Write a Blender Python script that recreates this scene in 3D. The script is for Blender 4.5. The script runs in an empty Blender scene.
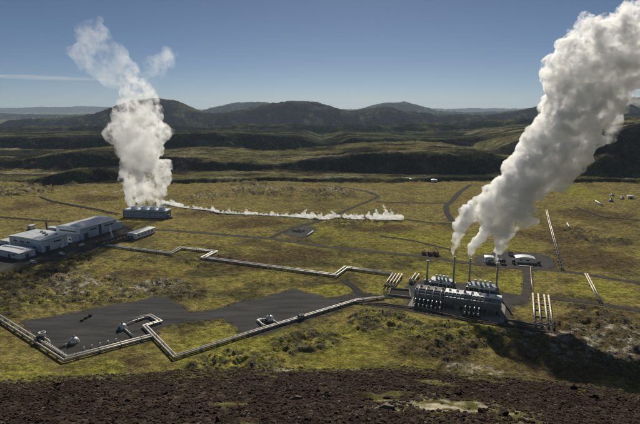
import bpy, bmesh, math, random
import numpy as np
from mathutils import Vector, Matrix
random.seed(7); RNG = np.random.default_rng(11)
SC = bpy.context.scene; COL = SC.collection
R = math.radians

# ------------------------------------------------------------------ camera, sky, sun, exposure
EYE = 150.0                      # the hilltop eye stands 150 m above the valley floor
FOC = 497.0; PITCH = math.atan(105 / FOC)
cam_d = bpy.data.cameras.new('camera'); cam = bpy.data.objects.new('camera', cam_d); COL.objects.link(cam)
cam.location = (0, 0, EYE); cam.rotation_euler = (R(90) - PITCH, 0, 0)
cam_d.sensor_width = 36; cam_d.lens = 36 * FOC / 640; cam_d.clip_start = 0.3; cam_d.clip_end = 90000
SC.camera = cam

SUN_AZ, SUN_EL = R(4), R(31)    # behind the valley, almost straight ahead
w = bpy.data.worlds.new('World'); SC.world = w; w.use_nodes = True
nt = w.node_tree; bg = nt.nodes['Background']
sky = nt.nodes.new('ShaderNodeTexSky'); sky.sky_type = 'NISHITA'; sky.sun_disc = False
sky.sun_elevation = SUN_EL; sky.sun_rotation = SUN_AZ
sky.altitude = 300; sky.air_density = 0.52; sky.dust_density = 0.12; sky.ozone_density = 2.3
nt.links.new(sky.outputs[0], bg.inputs['Color']); bg.inputs['Strength'].default_value = 0.05
sd = bpy.data.lights.new('sun', 'SUN'); sun = bpy.data.objects.new('sun', sd); COL.objects.link(sun)
sd.energy = 5.0; sd.angle = R(0.53); sd.color = (1.0, 0.93, 0.80)
to_sun = Vector((math.sin(SUN_AZ) * math.cos(SUN_EL), math.cos(SUN_AZ) * math.cos(SUN_EL), math.sin(SUN_EL)))
sun.rotation_euler = to_sun.to_track_quat('Z', 'Y').to_euler(); sun.location = (0, 0, 500)
SC.view_settings.view_transform = 'Standard'; SC.view_settings.look = 'None'
SC.view_settings.exposure = -0.24; SC.view_settings.gamma = 1.0
cy = SC.cycles
cy.max_bounces = 16; cy.diffuse_bounces = 3; cy.glossy_bounces = 2; cy.transmission_bounces = 2
cy.transparent_max_bounces = 16; cy.volume_bounces = 16
cy.volume_step_rate = 0.07; cy.volume_max_steps = 700
try: cy.use_denoising = True
except Exception: pass

HAZE = 0.00003                   # droplets in the air, per metre

# ------------------------------------------------------------------ helpers
def ray(px, py):
    dx = (px - 320) / FOC; dy = (212 - py) / FOC
    c, s = math.cos(PITCH), math.sin(PITCH)
    return dx, c + dy * s, -s + dy * c
def G(px, py, z=0.0):            # the point of the level z seen at a spot of the photograph
    d = ray(px, py); t = (z - EYE) / d[2]
    return (d[0] * t, d[1] * t)
def at_depth(px, py, Y):
    d = ray(px, py); t = Y / d[1]
    return (d[0] * t, Y, EYE + d[2] * t)

_perm = RNG.permutation(256); _perm = np.concatenate([_perm, _perm, _perm])
_val = RNG.random(256).astype(np.float32) * 2 - 1
def vnoise(x, y, z=None):
    xi = np.floor(x).astype(np.int64); yi = np.floor(y).astype(np.int64)
    fx = (x - xi).astype(np.float32); fy = (y - yi).astype(np.float32)
    ux = fx * fx * (3 - 2 * fx); uy = fy * fy * (3 - 2 * fy)
    xa, ya = xi & 255, yi & 255; xb, yb = (xi + 1) & 255, (yi + 1) & 255
    if z is None:
        h = lambda a, b: _val[_perm[_perm[a] + b]]
        p = h(xa, ya) * (1 - ux) + h(xb, ya) * ux; q = h(xa, yb) * (1 - ux) + h(xb, yb) * ux
        return p * (1 - uy) + q * uy
    zi = np.floor(z).astype(np.int64); fz = (z - zi).astype(np.float32); uz = fz * fz * (3 - 2 * fz)
    out = 0
    for zz, wz in ((zi & 255, 1 - uz), ((zi + 1) & 255, uz)):
        h = lambda a, b: _val[_perm[_perm[_perm[a] + b] + zz]]
        p = h(xa, ya) * (1 - ux) + h(xb, ya) * ux; q = h(xa, yb) * (1 - ux) + h(xb, yb) * ux
        out = out + (p * (1 - uy) + q * uy) * wz
    return out
def fbm(x, y, s, o=4, seed=0.0, g=0.5):
    t = 0; a = 1.0; n = 0; f = 1.0 / s
    for k in range(o):
        t = t + a * vnoise(x * f + seed + 17.3 * k, y * f - seed * 1.7 + 9.1 * k); n += a; a *= g; f *= 2.03
    return t / n
def sst(a, b, v):
    t = np.clip((v - a) / (b - a), 0, 1); return t * t * (3 - 2 * t)

def tag(o, label=None, cat=None, group=None, kind=None):
    for k, v in (('label', label), ('category', cat), ('group', group), ('kind', kind)):
        if v: o[k] = v
    return o
def thing(name, label, cat, loc=(0, 0, 0), rz=0.0, group=None):
    o = bpy.data.objects.new(name, None); COL.objects.link(o)
    o.location = loc; o.rotation_euler = (0, 0, rz); o.empty_display_size = 1
    return tag(o, label, cat, group)
def link_mesh(name, me, parent=None, loc=None):
    o = bpy.data.objects.new(name, me); COL.objects.link(o)
    if parent: o.parent = parent
    if loc: o.location = loc
    return o
def copy_tree(o, parent=None):
    c = o.copy(); COL.objects.link(c)
    if parent: c.parent = parent
    for ch in list(o.children): copy_tree(ch, c)
    return c

class MB:
    """collects shapes and links them as one mesh object"""
    def __init__(s): s.v = []; s.f = []; s.sm = []
    def add(s, vs, fs, smooth=False):
        n = len(s.v); s.v += [tuple(p) for p in vs]; s.f += [tuple(i + n for i in f) for f in fs]; s.sm += [smooth] * len(fs); return s
    def box(s, x0, x1, y0, y1, z0, z1, bev=0.0):
        if bev <= 0:
            v = [(x0,y0,z0),(x1,y0,z0),(x1,y1,z0),(x0,y1,z0),(x0,y0,z1),(x1,y0,z1),(x1,y1,z1),(x0,y1,z1)]
            return s.add(v, [(0,3,2,1),(4,5,6,7),(0,1,5,4),(1,2,6,5),(2,3,7,6),(3,0,4,7)])
        bm = bmesh.new(); bmesh.ops.create_cube(bm, size=1)
        for q in bm.verts: q.co = Vector(((x0+x1)/2 + q.co.x*(x1-x0), (y0+y1)/2 + q.co.y*(y1-y0), (z0+z1)/2 + q.co.z*(z1-z0)))
        bmesh.ops.bevel(bm, geom=bm.edges[:], offset=bev, segments=1, affect='EDGES')
        bm.verts.index_update()
        s.add([q.co[:] for q in bm.verts], [[q.index for q in f.verts] for f in bm.faces]); bm.free(); return s
    def lathe(s, prof, n=16, c=(0, 0, 0), axis='z', smooth=True):
        vs = []; fs = []
        for r, h in prof:
            for k in range(n):
                a = 2 * math.pi * k / n; p, q = r * math.cos(a), r * math.sin(a)
                vs.append({'z': (c[0]+p, c[1]+q, c[2]+h), 'x': (c[0]+h, c[1]+p, c[2]+q), 'y': (c[0]+q, c[1]+h, c[2]+p)}[axis])
        m = len(prof)
        for i in range(m - 1):
            for k in range(n):
                k2 = (k + 1) % n; fs.append((i*n+k, i*n+k2, (i+1)*n+k2, (i+1)*n+k))
        if prof[0][0] > 1e-4: fs.append(tuple(range(n))[::-1])
        if prof[-1][0] > 1e-4: fs.append(tuple((m-1)*n + k for k in range(n)))
        return s.add(vs, fs, smooth)
    def tube(s, pts, r, n=10, smooth=True):
        P = [Vector(p) for p in pts]; vs = []; fs = []
        for i, p in enumerate(P):
            a = (P[i] - P[i-1]).normalized() if i else None
            b = (P[i+1] - P[i]).normalized() if i < len(P) - 1 else None
            t = ((a + b).normalized() if a and b else (a or b))
            sc = 1.0 / max(0.35, (a.dot(t) if a and b else 1.0))
            up = Vector((0, 0, 1)) if abs(t.z) < 0.95 else Vector((0, 1, 0))
            sx = t.cross(up).normalized(); sy = sx.cross(t).normalized()
            for k in range(n):
                an = 2 * math.pi * k / n
                vs.append(p + sx * (r * sc * math.cos(an)) + sy * (r * math.sin(an)))
        for i in range(len(P) - 1):
            for k in range(n):
                k2 = (k + 1) % n; fs.append((i*n+k, (i+1)*n+k, (i+1)*n+k2, i*n+k2))
        fs.append(tuple(range(n))); fs.append(tuple((len(P)-1)*n + k for k in range(n))[::-1])
        return s.add(vs, fs, smooth)
    def prism(s, prof, x0, x1):          # a y,z outline pushed along x
        n = len(prof)
        vs = [(x0, y, z) for y, z in prof] + [(x1, y, z) for y, z in prof]
        fs = [(i, (i+1) % n, n + (i+1) % n, n + i) for i in range(n)] + [tuple(range(n))[::-1], tuple(range(n, 2*n))]
        return s.add(vs, fs)
    def prism_y(s, prof, y0, y1):        # an x,z outline pushed along y
        n = len(prof)
        vs = [(x, y0, z) for x, z in prof] + [(x, y1, z) for x, z in prof]
        fs = [(i, n + i, n + (i+1) % n, (i+1) % n) for i in range(n)] + [tuple(range(n)), tuple(range(n, 2*n))[::-1]]
        return s.add(vs, fs)
    def mesh(s, name, m):
        me = bpy.data.meshes.new(name); me.from_pydata(s.v, [], s.f)
        if any(s.sm): me.polygons.foreach_set('use_smooth', s.sm)
        bm = bmesh.new(); bm.from_mesh(me); bmesh.ops.recalc_face_normals(bm, faces=bm.faces); bm.to_mesh(me); bm.free()
        me.materials.append(m); me.update(); return me
    def build(s, name, m, parent=None): return link_mesh(name, s.mesh(name, m), parent)

def big_mesh(name, V, F, m, col=None, smooth=True):
    me = bpy.data.meshes.new(name); V = np.asarray(V, np.float32); F = np.asarray(F, np.int32); k = F.shape[1]
    me.vertices.add(len(V)); me.vertices.foreach_set('co', V.ravel())
    me.loops.add(F.size); me.loops.foreach_set('vertex_index', F.ravel())
    me.polygons.add(len(F)); me.polygons.foreach_set('loop_start', np.arange(0, F.size, k, dtype=np.int32))
    me.polygons.foreach_set('use_smooth', np.full(len(F), smooth)); me.update(calc_edges=True)
    if col is not None:
        at = me.color_attributes.new('Col', 'FLOAT_COLOR', 'POINT'); c4 = np.ones((len(V), 4), np.float32); c4[:, :3] = col
        at.data.foreach_set('color', c4.ravel())
    me.materials.append(m); me.validate(); return me

# ------------------------------------------------------------------ materials
def mat(name, color, rough=0.7, var=0.25, scale=0.6, bump=0.0, metal=0.0, spec=0.4, streak=False, lanes=False):
    m = bpy.data.materials.new(name); m.use_nodes = True; t = m.node_tree; b = t.nodes['Principled BSDF']
    b.inputs['Roughness'].default_value = rough; b.inputs['Metallic'].default_value = metal
    b.inputs['Specular IOR Level'].default_value = 0.05 if rough > .84 else spec
    tc = t.nodes.new('ShaderNodeTexCoord'); mp = t.nodes.new('ShaderNodeMapping')
    t.links.new(tc.outputs['Object'], mp.inputs[0])
    if lanes: mp.inputs['Scale'].default_value = (.28, 1.5, 1); mp.inputs['Rotation'].default_value = (0, 0, .5)
    if streak: mp.inputs['Scale'].default_value = (1, 1, 0.15)
    n = t.nodes.new('ShaderNodeTexNoise'); n.inputs['Scale'].default_value = scale; n.inputs['Detail'].default_value = 6; n.inputs['Roughness'].default_value = 0.65
    t.links.new(mp.outputs[0], n.inputs['Vector'])
    rp = t.nodes.new('ShaderNodeValToRGB'); t.links.new(n.outputs['Fac'], rp.inputs[0])
    c = np.array(color)
    rp.color_ramp.elements[0].position = 0.3; rp.color_ramp.elements[1].position = 0.72
    rp.color_ramp.elements[0].color = (*np.clip(c * (1 - var), 0, 1), 1); rp.color_ramp.elements[1].color = (*np.clip(c * (1 + var), 0, 1), 1)
    t.links.new(rp.outputs[0], b.inputs['Base Color'])
    if bump:
        bp = t.nodes.new('ShaderNodeBump'); bp.inputs['Strength'].default_value = 1; bp.inputs['Distance'].default_value = bump
        t.links.new(n.outputs['Fac'], bp.inputs['Height']); t.links.new(bp.outputs[0], b.inputs['Normal'])
    return m
M = dict(
    clad=mat('pale_blue_cladding', (0.80, 0.87, 0.91), 0.5, 0.16, 0.25, streak=True),
    clad_dark=mat('blue_grey_cladding', (0.60, 0.70, 0.77), 0.5, 0.2, 0.25, streak=True),
    roof=mat('pale_metal_roof', (0.74, 0.77, 0.78), 0.42, 0.12, 0.15),
    roof_dark=mat('roof_skylight', (0.20, 0.24, 0.27), 0.35, 0.15, 0.3),
    trim=mat('grey_trim', (0.30, 0.33, 0.35), 0.5),
    door=mat('dark_door', (0.06, 0.09, 0.13), 0.5),
    glass=mat('dark_window', (0.03, 0.04, 0.05), 0.12, 0.2),
    pipe=mat('aluminium_pipe_jacket', (0.70, 0.66, 0.58), 0.45, 0.15, 0.3, metal=0.1),
    pipe_buff=mat('buff_pipe_jacket', (0.68, 0.56, 0.42), 0.45, 0.15, 0.3, metal=0.15),
    silver=mat('weathered_aluminium', (0.80, 0.80, 0.77), 0.42, 0.12, 0.6, metal=0.2),
    white=mat('white_paint', (0.78, 0.77, 0.73), 0.45, 0.08, 0.6),
    steel=mat('grey_steel', (0.24, 0.25, 0.26), 0.5, 0.25, 0.5),
    dark=mat('dark_steel', (0.06, 0.07, 0.08), 0.5, 0.35, 0.6),
    vault=mat('dark_blue_vault_sheet', (0.20, 0.24, 0.26), 0.42, 0.3, 0.35, streak=True),
    rust=mat('rusty_brown_steel', (0.14, 0.09, 0.06), 0.7, 0.4, 0.6),
    conc=mat('concrete', (0.32, 0.30, 0.26), 0.85, 0.2, 0.3),
    tan=mat('tan_concrete', (0.50, 0.40, 0.28), 0.9, 0.2, 0.25),
    stack=mat('galvanised_stack', (0.34, 0.33, 0.29), 0.5, 0.2, 0.2, metal=0.3),
    road=mat('dark_gravel_road', (0.075, 0.067, 0.056), 0.95, 0.35, 0.12, 0.05),
    track=mat('black_cinder_track', (0.045, 0.042, 0.036), 0.95, 0.4, 0.15, 0.06),
    pad=mat('black_cinder_pad', (0.072, 0.072, 0.070), 0.95, 0.45, 0.10, 0.15, lanes=True),
    asphalt=mat('plant_yard_gravel', (0.075, 0.072, 0.07), 0.95, 0.35, 0.07, 0.05),
    rock=mat('dark_lava_rock', (0.064, 0.044, 0.034), 0.9, 0.6, 1.2, 0.08),
    rock_pale=mat('lichen_covered_rock', (0.22, 0.20, 0.17), 0.9, 0.4, 1.5, 0.06),
    moss=mat('dry_moss_hummock', (0.13, 0.115, 0.045), 0.95, 0.5, 2.0, 0.1),
)

# ------------------------------------------------------------------ plan of roads and pads (photo spots put on the level floor)
ROADS = [  # name, material, width in metres, points
    ('main_road', 'road', 5.2, [(60,250),(92,242),(118,234.5),(135,230.5),(160,229.7),(200,232.5),(250,237),(272,238.5),(320,246),(360,250),(420,256),(455,261),(490,266),(527,268.5),(560,270.5),(590,275),(640,283),(720,295)]),
    ('yard_road', 'asphalt', 14.0, [(-40,282),(0,268),(40,259.5),(75,250),(100,242)]),
    ('branch_road', 'track', 4.0, [(270,238),(283,232),(300,226.5),(318,221.5),(340,213),(356,206),(374,199),(378,196),(366,191),(345,187.5),(318,185)]),
    ('valley_track', 'track', 4.0, [(378,201.5),(410,203),(450,203.2)]),
    ('dark_channel', 'track', 6.0, [(452,221),(447,213),(446,206),(452,201),(460,192),(470,185)]),
    ('ditch_track', 'track', 3.0, [(402,218.5),(425,222),(452,223.5)]),
    ('plant_road', 'road', 5.5, [(528,268),(527.5,280),(527,290),(524,297.5),(516,302),(503,305)]),
    ('front_road', 'road', 7.5, [(372,304),(400,307),(440,314.5),(480,320),(520,326),(552,330.5)]),
    ('lower_road', 'road', 5.0, [(547,297.5),(580,301),(610,305.5),(640,310),(700,318)]),
    ('well_track', 'track', 5.0, [(345,281),(356,289),(362,295),(392,297.5)]),
    ('upper_track', 'track', 2.6, [(40,196),(52,201),(70,205),(95,209),(118,213.5)]),
    ('far_track', 'track', 5.0, [(0,217),(20,218.5),(42,220.5),(60,221)]),
    ('east_track', 'track', 3.0, [(575,207),(600,216),(625,219),(660,222)]),
    ('heath_track', 'track', 2.2, [(380,236),(410,240),(432,245),(452,250)]),
]
PADS = [  # name, material, level, outline
    ('well_pad', 'pad', 0.24, [(22,322),(60,316),(110,306.5),(160,296.5),(178,306),(197,318),(180,322),(158,327),(149,338),(100,349),(68,355),(46,341)]),
    ('well_pad', 'pad', 0.24, [(216,312),(240,303),(272,296),(292,290),(310,294.5),(328,299),(350,296),(364,293),(360,301),(310,318),(262,334),(246,334),(236,324),(226,318)]),
    ('pad_neck', 'pad', 0.235, [(176,316),(200,312),(226,309),(232,316),(205,319),(185,321)]),
    ('plant_yard', 'asphalt', 0.22, [(-60,268),(0,244),(20,236),(60,228),(120,224),(128,229),(127,240),(100,247),(60,258),(20,266),(-40,284)]),
    ('lorry_yard', 'asphalt', 0.22, [(478,257),(500,252),(538,253.5),(551,259),(553,267),(535,269.5),(500,266.5),(478,263)]),
    ('separator_yard', 'asphalt', 0.22, [(408,284),(430,281),(470,285),(505,294),(526,296),(528,300),(510,306),(506,318),(455,316),(410,307)]),
    ('rubble_pad', 'asphalt', 0.22, [(285,234),(293,228),(305,224.5),(314,229),(310,235),(300,237.5)]),
    ('basin_floor', 'track', 0.25, [(391,289.5),(409,290.5),(410,297.5),(389,295)]),
]
ROADS_W = [(n, m, wd, [G(*p) for p in pts]) for n, m, wd, pts in ROADS]
PADS_W = [(n, m, z, [G(*p) for p in pts]) for n, m, z, pts in PADS]

# ------------------------------------------------------------------ the ground: one sheet from the hilltop to the far mountains
def crest(pts):
    a = np.array([at_depth(px, py, Y) for px, py, Y in pts]); a = a[np.argsort(a[:, 0])]; return a
RIDGES = [  # crest, front run per metre of height, back run in metres, roughness in metres
    (crest([(20,180,1010),(48,176,1010),(64,171,1010),(80,167.5,1010),(96,168.5,1010),(112,172,1010),(130,178,1010)]), 2.2, 160, 5),
    (crest([(-300,160,1300),(-60,158,1290),(0,160,1280),(35,157,1270),(70,152,1260),(90,154,1260),(110,159,1260),(170,156,1250),(200,157,1240),(230,160.5,1230),(270,162,1230),(300,160,1220),(340,157,1200),(358,153,1190),(392,151,1185),(450,150,1180),(490,152,1180),(515,159,1180),(535,160,1180),(556,151,1170),(580,140,1160),(600,133,1170),(640,124,1200),(760,108,1300),(900,104,1400)]), 2.0, 1500, 9),
    (crest([(-300,137,1750),(0,137,1750),(60,136,1740),(105,137,1740),(170,134,1700),(200,132.5,1700),(260,134,1700),(300,137,1680),(322,145,1680),(340,141,1680),(352,137,1690),(400,138.5,1700),(440,139,1750),(500,137,1800),(560,128,1900),(600,122,1900),(700,112,1900)]), 2.0, 1800, 10),
    (crest([(-300,127,2700),(0,127.5,2700),(60,126,2700),(130,125,2700),(210,127,2700),(260,123,2700),(330,124.5,2700),(400,125,2700),(470,121,2700),(520,118,2700),(600,114,2700),(800,110,2700)]), 4.0, 1600, 22),
    (crest([(-300,126,4600),(0,124,4600),(10,120,4600),(22,118,4600),(60,117,4600),(95,113,4600),(112,105.5,4600),(132,99,4600),(160,97.5,4600),(176,100,4600),(196,109,4600),(214,113,4600),(240,110,4600),(262,104,4600),(280,101,4600),(300,100.2,4600),(318,102,4600),(335,107,4600),(350,110,4600),(372,107,4600),(386,105.5,4600),(408,110,4600),(440,113,4600),(480,114,4600),(520,110,4600),(540,106,4600),(556,100,4600),(574,96.5,4600),(600,95.5,4600),(640,96.5,4600),(800,98,4600)]), 3.2, 3500, 30),
    (crest([(-300,112,9500),(130,114,9500),(198,112,9500),(214,106,9500),(232,101.5,9500),(262,101,9500),(282,105,9500),(320,110,9500),(350,110,9500),(366,107,9500),(384,102.5,9500),(404,101,9500),(424,105.5,9500),(440,110,9500),(470,111.5,9500),(500,110.5,9500),(525,109,9500),(560,107,9500),(800,106,9500)]), 3.5, 5000, 50),
    (crest([(-400,108.0,21000),(-100,107.2,21000),(0,107.6,21000),(50,106.4,21000),(85,105.8,21000),(112,107,21000),(150,109.5,21000),(300,109,21000),(440,108.2,21000),(520,108,21000),(800,108,21000)]), 6.0, 6000, 60),
]
BROW = ([-400, 0, 100, 250, 400, 450, 520, 600, 640, 900], [384, 377, 372.5, 368.5, 369, 373, 379, 388, 395, 420])
def brow_drop(x, y):
    """metres of drop per metre of distance down to the brow of the near hill, by direction"""
    px = 320 + FOC * x / np.maximum(y, 1e-3) * 0.913
    py = np.interp(np.where(y > 0.1, px, 320), *BROW)
    return np.tan(PITCH + np.arctan((py - 212) / FOC)) * np.clip(y / np.maximum(np.hypot(x, y), 1e-3), 0.55, 1)
LAVA = [(45,283,90,48),(95,290,70,36),(60,272,80,26),(15,275,50,26),(175,292,40,16),(25,300,35,12),(205,262,28,8),(262,190,90,45),(330,193,70,40),(20,190,90,60),(205,196,60,30),(150,178,140,40),
        (240,372,45,12),(445,340,50,18),(385,322,30,10),(600,330,60,40),(630,352,50,30),(590,310,30,10),(310,345,30,8),(430,255,14,6),(600,240,40,12),(255,185,60,30),(345,222,40,14),(590,235,30,20)]
PALE = [(480,371,40,4),(615,344,40,10),(90,282,45,14),(150,288,45,10),(20,190,50,18),(262,188,90,25),(345,189,60,20),(205,196,40,14),(600,334,60,12),(45,322,14,4),(595,348,40,8),(120,192,60,20)]
GREEN = [(330,292,30,10),(420,238,60,18),(452,270,36,16),(510,283,30,16),(395,290,28,9),(100,368,30,8),(20,372,24,6),(230,345,60,16),(340,350,50,14),(500,250,30,10),(600,290,40,12),(320,232,50,14),(480,328,24,7),(150,300,30,6),(420,330,50,10),(40,302,30,8),(450,168,60,90),(575,190,70,50),(235,172,50,40),(60,345,20,8)]
BROWN = [(600,335,80,34),(560,365,80,14),(430,345,60,14),(30,205,70,22),(100,198,60,24),(240,222,70,14),(300,255,60,10),(580,255,60,22),(550,235,50,20),(140,272,60,10),(130,361,22,8),(600,215,60,26),(250,262,50,9),(380,228,50,9),(200,213,50,14)]
def blobs(x, y, lst, wob):
    m = np.zeros_like(x)
    for px, py, rx, ry in lst:
        cx, cy_ = G(px, py); sx = rx * 0.75; sy = ry * 1.6 + 6
        d = np.sqrt(((x - cx) / sx) ** 2 + ((y - cy_) / sy) ** 2) + wob * 0.9
        m = np.maximum(m, sst(1.25, 0.55, d))
    return m
def seg_dist(x, y, pts, closed=False):
    d = np.full(x.shape, 1e9, np.float32); n = len(pts)
    for i in range(n if closed else n - 1):
        ax, ay = pts[i]; bx, by = pts[(i + 1) % n]; ex, ey = bx - ax, by - ay
        t = np.clip(((x - ax) * ex + (y - ay) * ey) / (ex * ex + ey * ey + 1e-9), 0, 1)
        d = np.minimum(d, np.hypot(x - ax - t * ex, y - ay - t * ey))
    return d
def in_poly(x, y, pts):
    c = np.zeros(x.shape, bool); n = len(pts)
    for i in range(n):
        ax, ay = pts[i]; bx, by = pts[(i + 1) % n]
        if ay == by: continue
        c ^= ((ay > y) != (by > y)) & (x < (bx - ax) * (y - ay) / (by - ay) + ax)
    return c
PIPES_W = []   # filled below; the floor stays even under them
def ground(x, y):
    """height of the ground, and the masks its colours follow"""
    D = np.hypot(x, y)
    wob = fbm(x, y, 34, 4, 3.1); wob2 = fbm(x, y, 140, 4, 8.7)
    lava = blobs(x, y, LAVA, wob + 0.5 * wob2)
    base = np.where(y > 2500, np.maximum(-90, -(y - 2500) * 0.05), 0.0)
    # even strips for roads and pads
    near = np.full(x.shape, 1e9, np.float32); k = np.where((D < 1300) & (D > 180) & (y > 0))[0]
    xs, ys = x[k], y[k]; dn = np.full(xs.shape, 1e9, np.float32)
    for n, m, wd, pts in ROADS_W: dn = np.minimum(dn, np.maximum(0, seg_dist(xs, ys, pts) - wd / 2))
    for n, m, z, pts in PADS_W: dn = np.where(in_poly(xs, ys, pts), 0, np.minimum(dn, seg_dist(xs, ys, pts, True)))
    for pts in PIPES_W: dn = np.minimum(dn, np.maximum(0, seg_dist(xs, ys, pts) - 3))
    near[k] = dn; free = sst(2, 9, near)
    rough = fbm(x, y, 7, 4, 21.0, .6) * 1.5; lump = 1 - np.abs(fbm(x, y, 12, 3, 5.0)) * 2.2
    roll = fbm(x, y, 90, 3, 40.0)
    far_amp = np.clip(D / 500, 1, 2.2)
    rel = free * ((0.45 + 1.7 * lava) * (rough + 0.4 * np.abs(lump)) * far_amp + roll * 1.8 + lava * 0.9) - 0.35 * (0.3 + free)
    z = base + np.minimum(rel, 6)
    sc = np.zeros_like(x); rid = np.zeros_like(x)
    for ci, (c, fr, bk, ro) in enumerate(RIDGES):
        Y0 = np.interp(x, c[:, 0], c[:, 1]); zc = np.interp(x, c[:, 0], c[:, 2])
        s = Y0[0] if False else np.median(c[:, 1])
        yy = y + fbm(x, y, s * 0.11, 4, 50 + ci * 7) * s * 0.035 + fbm(x, y, s * 0.022, 3, 60 + ci) * s * 0.006
        zc2 = zc + fbm(x, y, s * 0.05, 5, 70 + ci * 3, 0.55) * ro * 0.5
        hh = np.maximum(zc2 - base, 0)
        t = 1 - (Y0 - yy) / np.maximum(hh * fr, 8)
        pf = np.clip(t, 0, 1); pf = pf * pf * (3 - 2 * pf) * 0.75 + pf * 0.25
        pb = np.clip(1 - (yy - Y0) / bk, 0, 1); pb = pb ** 1.5 if ci > 2 else 0.25 + 0.75 * pb
        p = np.where(yy < Y0, pf, pb)
        if ci in (1, 2): p = np.where(yy > Y0 + bk * 1.2, 0, p)
        h = base + hh * p
        gul = np.abs(fbm(x * 2.2, y * .7, s * 0.03, 4, 90 + ci)) * ro * 1.0 * p * (1 - 0.6 * p) + np.abs(fbm(x, y, s * 0.013, 4, 190 + ci, .6)) * ro * .42 * np.minimum(1, p * 3)
        h = np.where(p > 0, h - gul, -1e4)
        rid = np.where(h > z, ci + 1, rid)
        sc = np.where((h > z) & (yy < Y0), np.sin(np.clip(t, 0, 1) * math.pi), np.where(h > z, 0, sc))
        z = np.maximum(z, h)
    # the near hill: cinder slope down to its brow, then steeply down to the valley
    DB = 76.0; drop = brow_drop(x, y)
    bump = fbm(x, y, 14, 4, 33.0) * 0.9 + fbm(x, y, 2.2, 4, 35.0) * 0.32
    zb = EYE - DB * drop
    d25 = EYE - 26 * math.tan(R(36.5)) - 0.6
    zn = np.where(D < 26, 148.2 + (d25 - 148.2) * (D / 26), d25 + (zb - d25) * (1 - (1 - np.clip((D - 26) / (DB - 26), 0, 1)) ** 1.0))
    curve = 3.0 * np.sin(np.clip((D - 26) / (DB - 26), 0, 1) * math.pi) 
    zn = zn + curve * 0.35 + bump * sst(6, 30, D)
    zs = zb + bump - (D - DB) * 0.72 - (np.clip(D - DB, 0, 20) ** 2) * 0.004
    zh = np.where(D < DB, zn, zs)
    hill = (zh > z)
    z = np.maximum(z, zh)
    return z, lava, wob, wob2, free, rid, sc, hill, D

# pipelines laid on the floor (photo spots)
PIPE_RUNS = dict(
    upper=[(104,245.8),(171,254.4),(181,248.8),(215,252.6),(203,258.6),(335.5,276.4),(346,268.6),(396,275.6)],
    front=[(-45,291),(0,319),(65.5,360.5),(151,337.5)],
    middle=[(130,320.5),(150,316.8),(160,322.6),(145,327.2),(175,358.2),(256,332.2),(356,301.6),(384,298.2)],
)
for v in PIPE_RUNS.values(): PIPES_W.append([G(*p) for p in v])

az = np.concatenate([np.arange(-180, -42, 4.0), np.arange(-42, 42, 0.115), np.arange(42, 180, 4.0)])
ds = [2.0, 4, 7, 11, 15, 18, 20.5, 22.5]; d = 24.0
while d < 32000:
    ds.append(d)
    if d < 80: d += 0.36
    elif d < 90: d += 1.2
    elif d < 225: d += 4
    elif d < 960: d += max(0.9, d * d / EYE * 0.0019)
    elif d < 2000: d += 5.5
    elif d < 2900: d += 11
    else: d *= 1.014
ds = np.array(ds)
AZ, DS = np.meshgrid(np.radians(az), ds); X = (DS * np.sin(AZ)).ravel(); Y = (DS * np.cos(AZ)).ravel()
Z, lava, wob, wob2, free, rid, scarp, hill, D = ground(X, Y)
nr, nc = AZ.shape
ii = np.arange(nr * nc).reshape(nr, nc); jn = np.roll(ii, -1, axis=1)
F = np.stack([ii[:-1], jn[:-1], jn[1:], ii[1:]], -1).reshape(-1, 4)[:, ::-1]

def mixc(a, b, t): return a * (1 - t[:, None]) + np.array(b)[None, :] * t[:, None]
fine = fbm(X, Y, 5, 4, 77.0, 0.6); med = fbm(X, Y, 28, 4, 81.0); big = fbm(X, Y, 230, 4, 85.0)
col = np.tile(np.array([0.200, 0.165, 0.056]), (len(X), 1))
col = mixc(col, (0.085, 0.075, 0.034), sst(-0.1, 0.45, med + 0.6 * big))
col = mixc(col, (0.185, 0.168, 0.042), sst(0.0, 0.5, -med * 0.8 + big * 0.7) * 0.7)
wsum = wob + 0.5 * wob2
col = mixc(col, (0.180, 0.148, 0.058), sst(380, 800, D) * .55)
col = mixc(col, (0.085, 0.062, 0.034), blobs(X, Y, BROWN, wsum) * 0.8)
col = mixc(col, (0.205, 0.190, 0.042), blobs(X, Y, GREEN, wsum) * 0.9)
lv = lava * sst(-0.25, 0.15, fine + 0.3 * med)
col = mixc(col, (0.070, 0.060, 0.040), lv * 0.9)
pale = blobs(X, Y, PALE, wsum)
col = mixc(col, (0.30, 0.265, 0.20), pale * sst(0.0, 0.35, fine))
# high ground: dark heath, mossy shelves; scarp shade and distance blue painted in
kk = np.where((D < 1300) & (D > 180) & (Y > 0))[0]; xk, yk = X[kk], Y[kk]; rag = fine[kk] * 4.5 + med[kk] * 4
for n, m, wd, pts in ROADS_W: 
    tt = np.zeros(len(X)); tt[kk] = sst(2.6, 0.2, seg_dist(xk, yk, pts) - wd / 2 + rag * .5); col = mixc(col, (0.055, 0.050, 0.042), tt * .8)
for n, m, z, pts in PADS_W:
    dd_ = np.where(in_poly(xk, yk, pts), 0, seg_dist(xk, yk, pts, True)); tt = np.zeros(len(X)); tt[kk] = sst(6.5, 0.5, dd_ + rag); col = mixc(col, (0.055, 0.053, 0.050), tt * .85)
hi = np.clip(rid, 0, 1)
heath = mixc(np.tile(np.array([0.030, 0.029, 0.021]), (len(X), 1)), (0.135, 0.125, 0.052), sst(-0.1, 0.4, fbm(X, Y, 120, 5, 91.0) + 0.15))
heath = mixc(heath, (0.020, 0.019, 0.017), np.clip(scarp * 1.2, 0, 1) * sst(-0.5, 0.1, fbm(X, Y, 60, 4, 95.0)))  # scarp fronts: dark rock, with their shade worked into the colour
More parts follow.
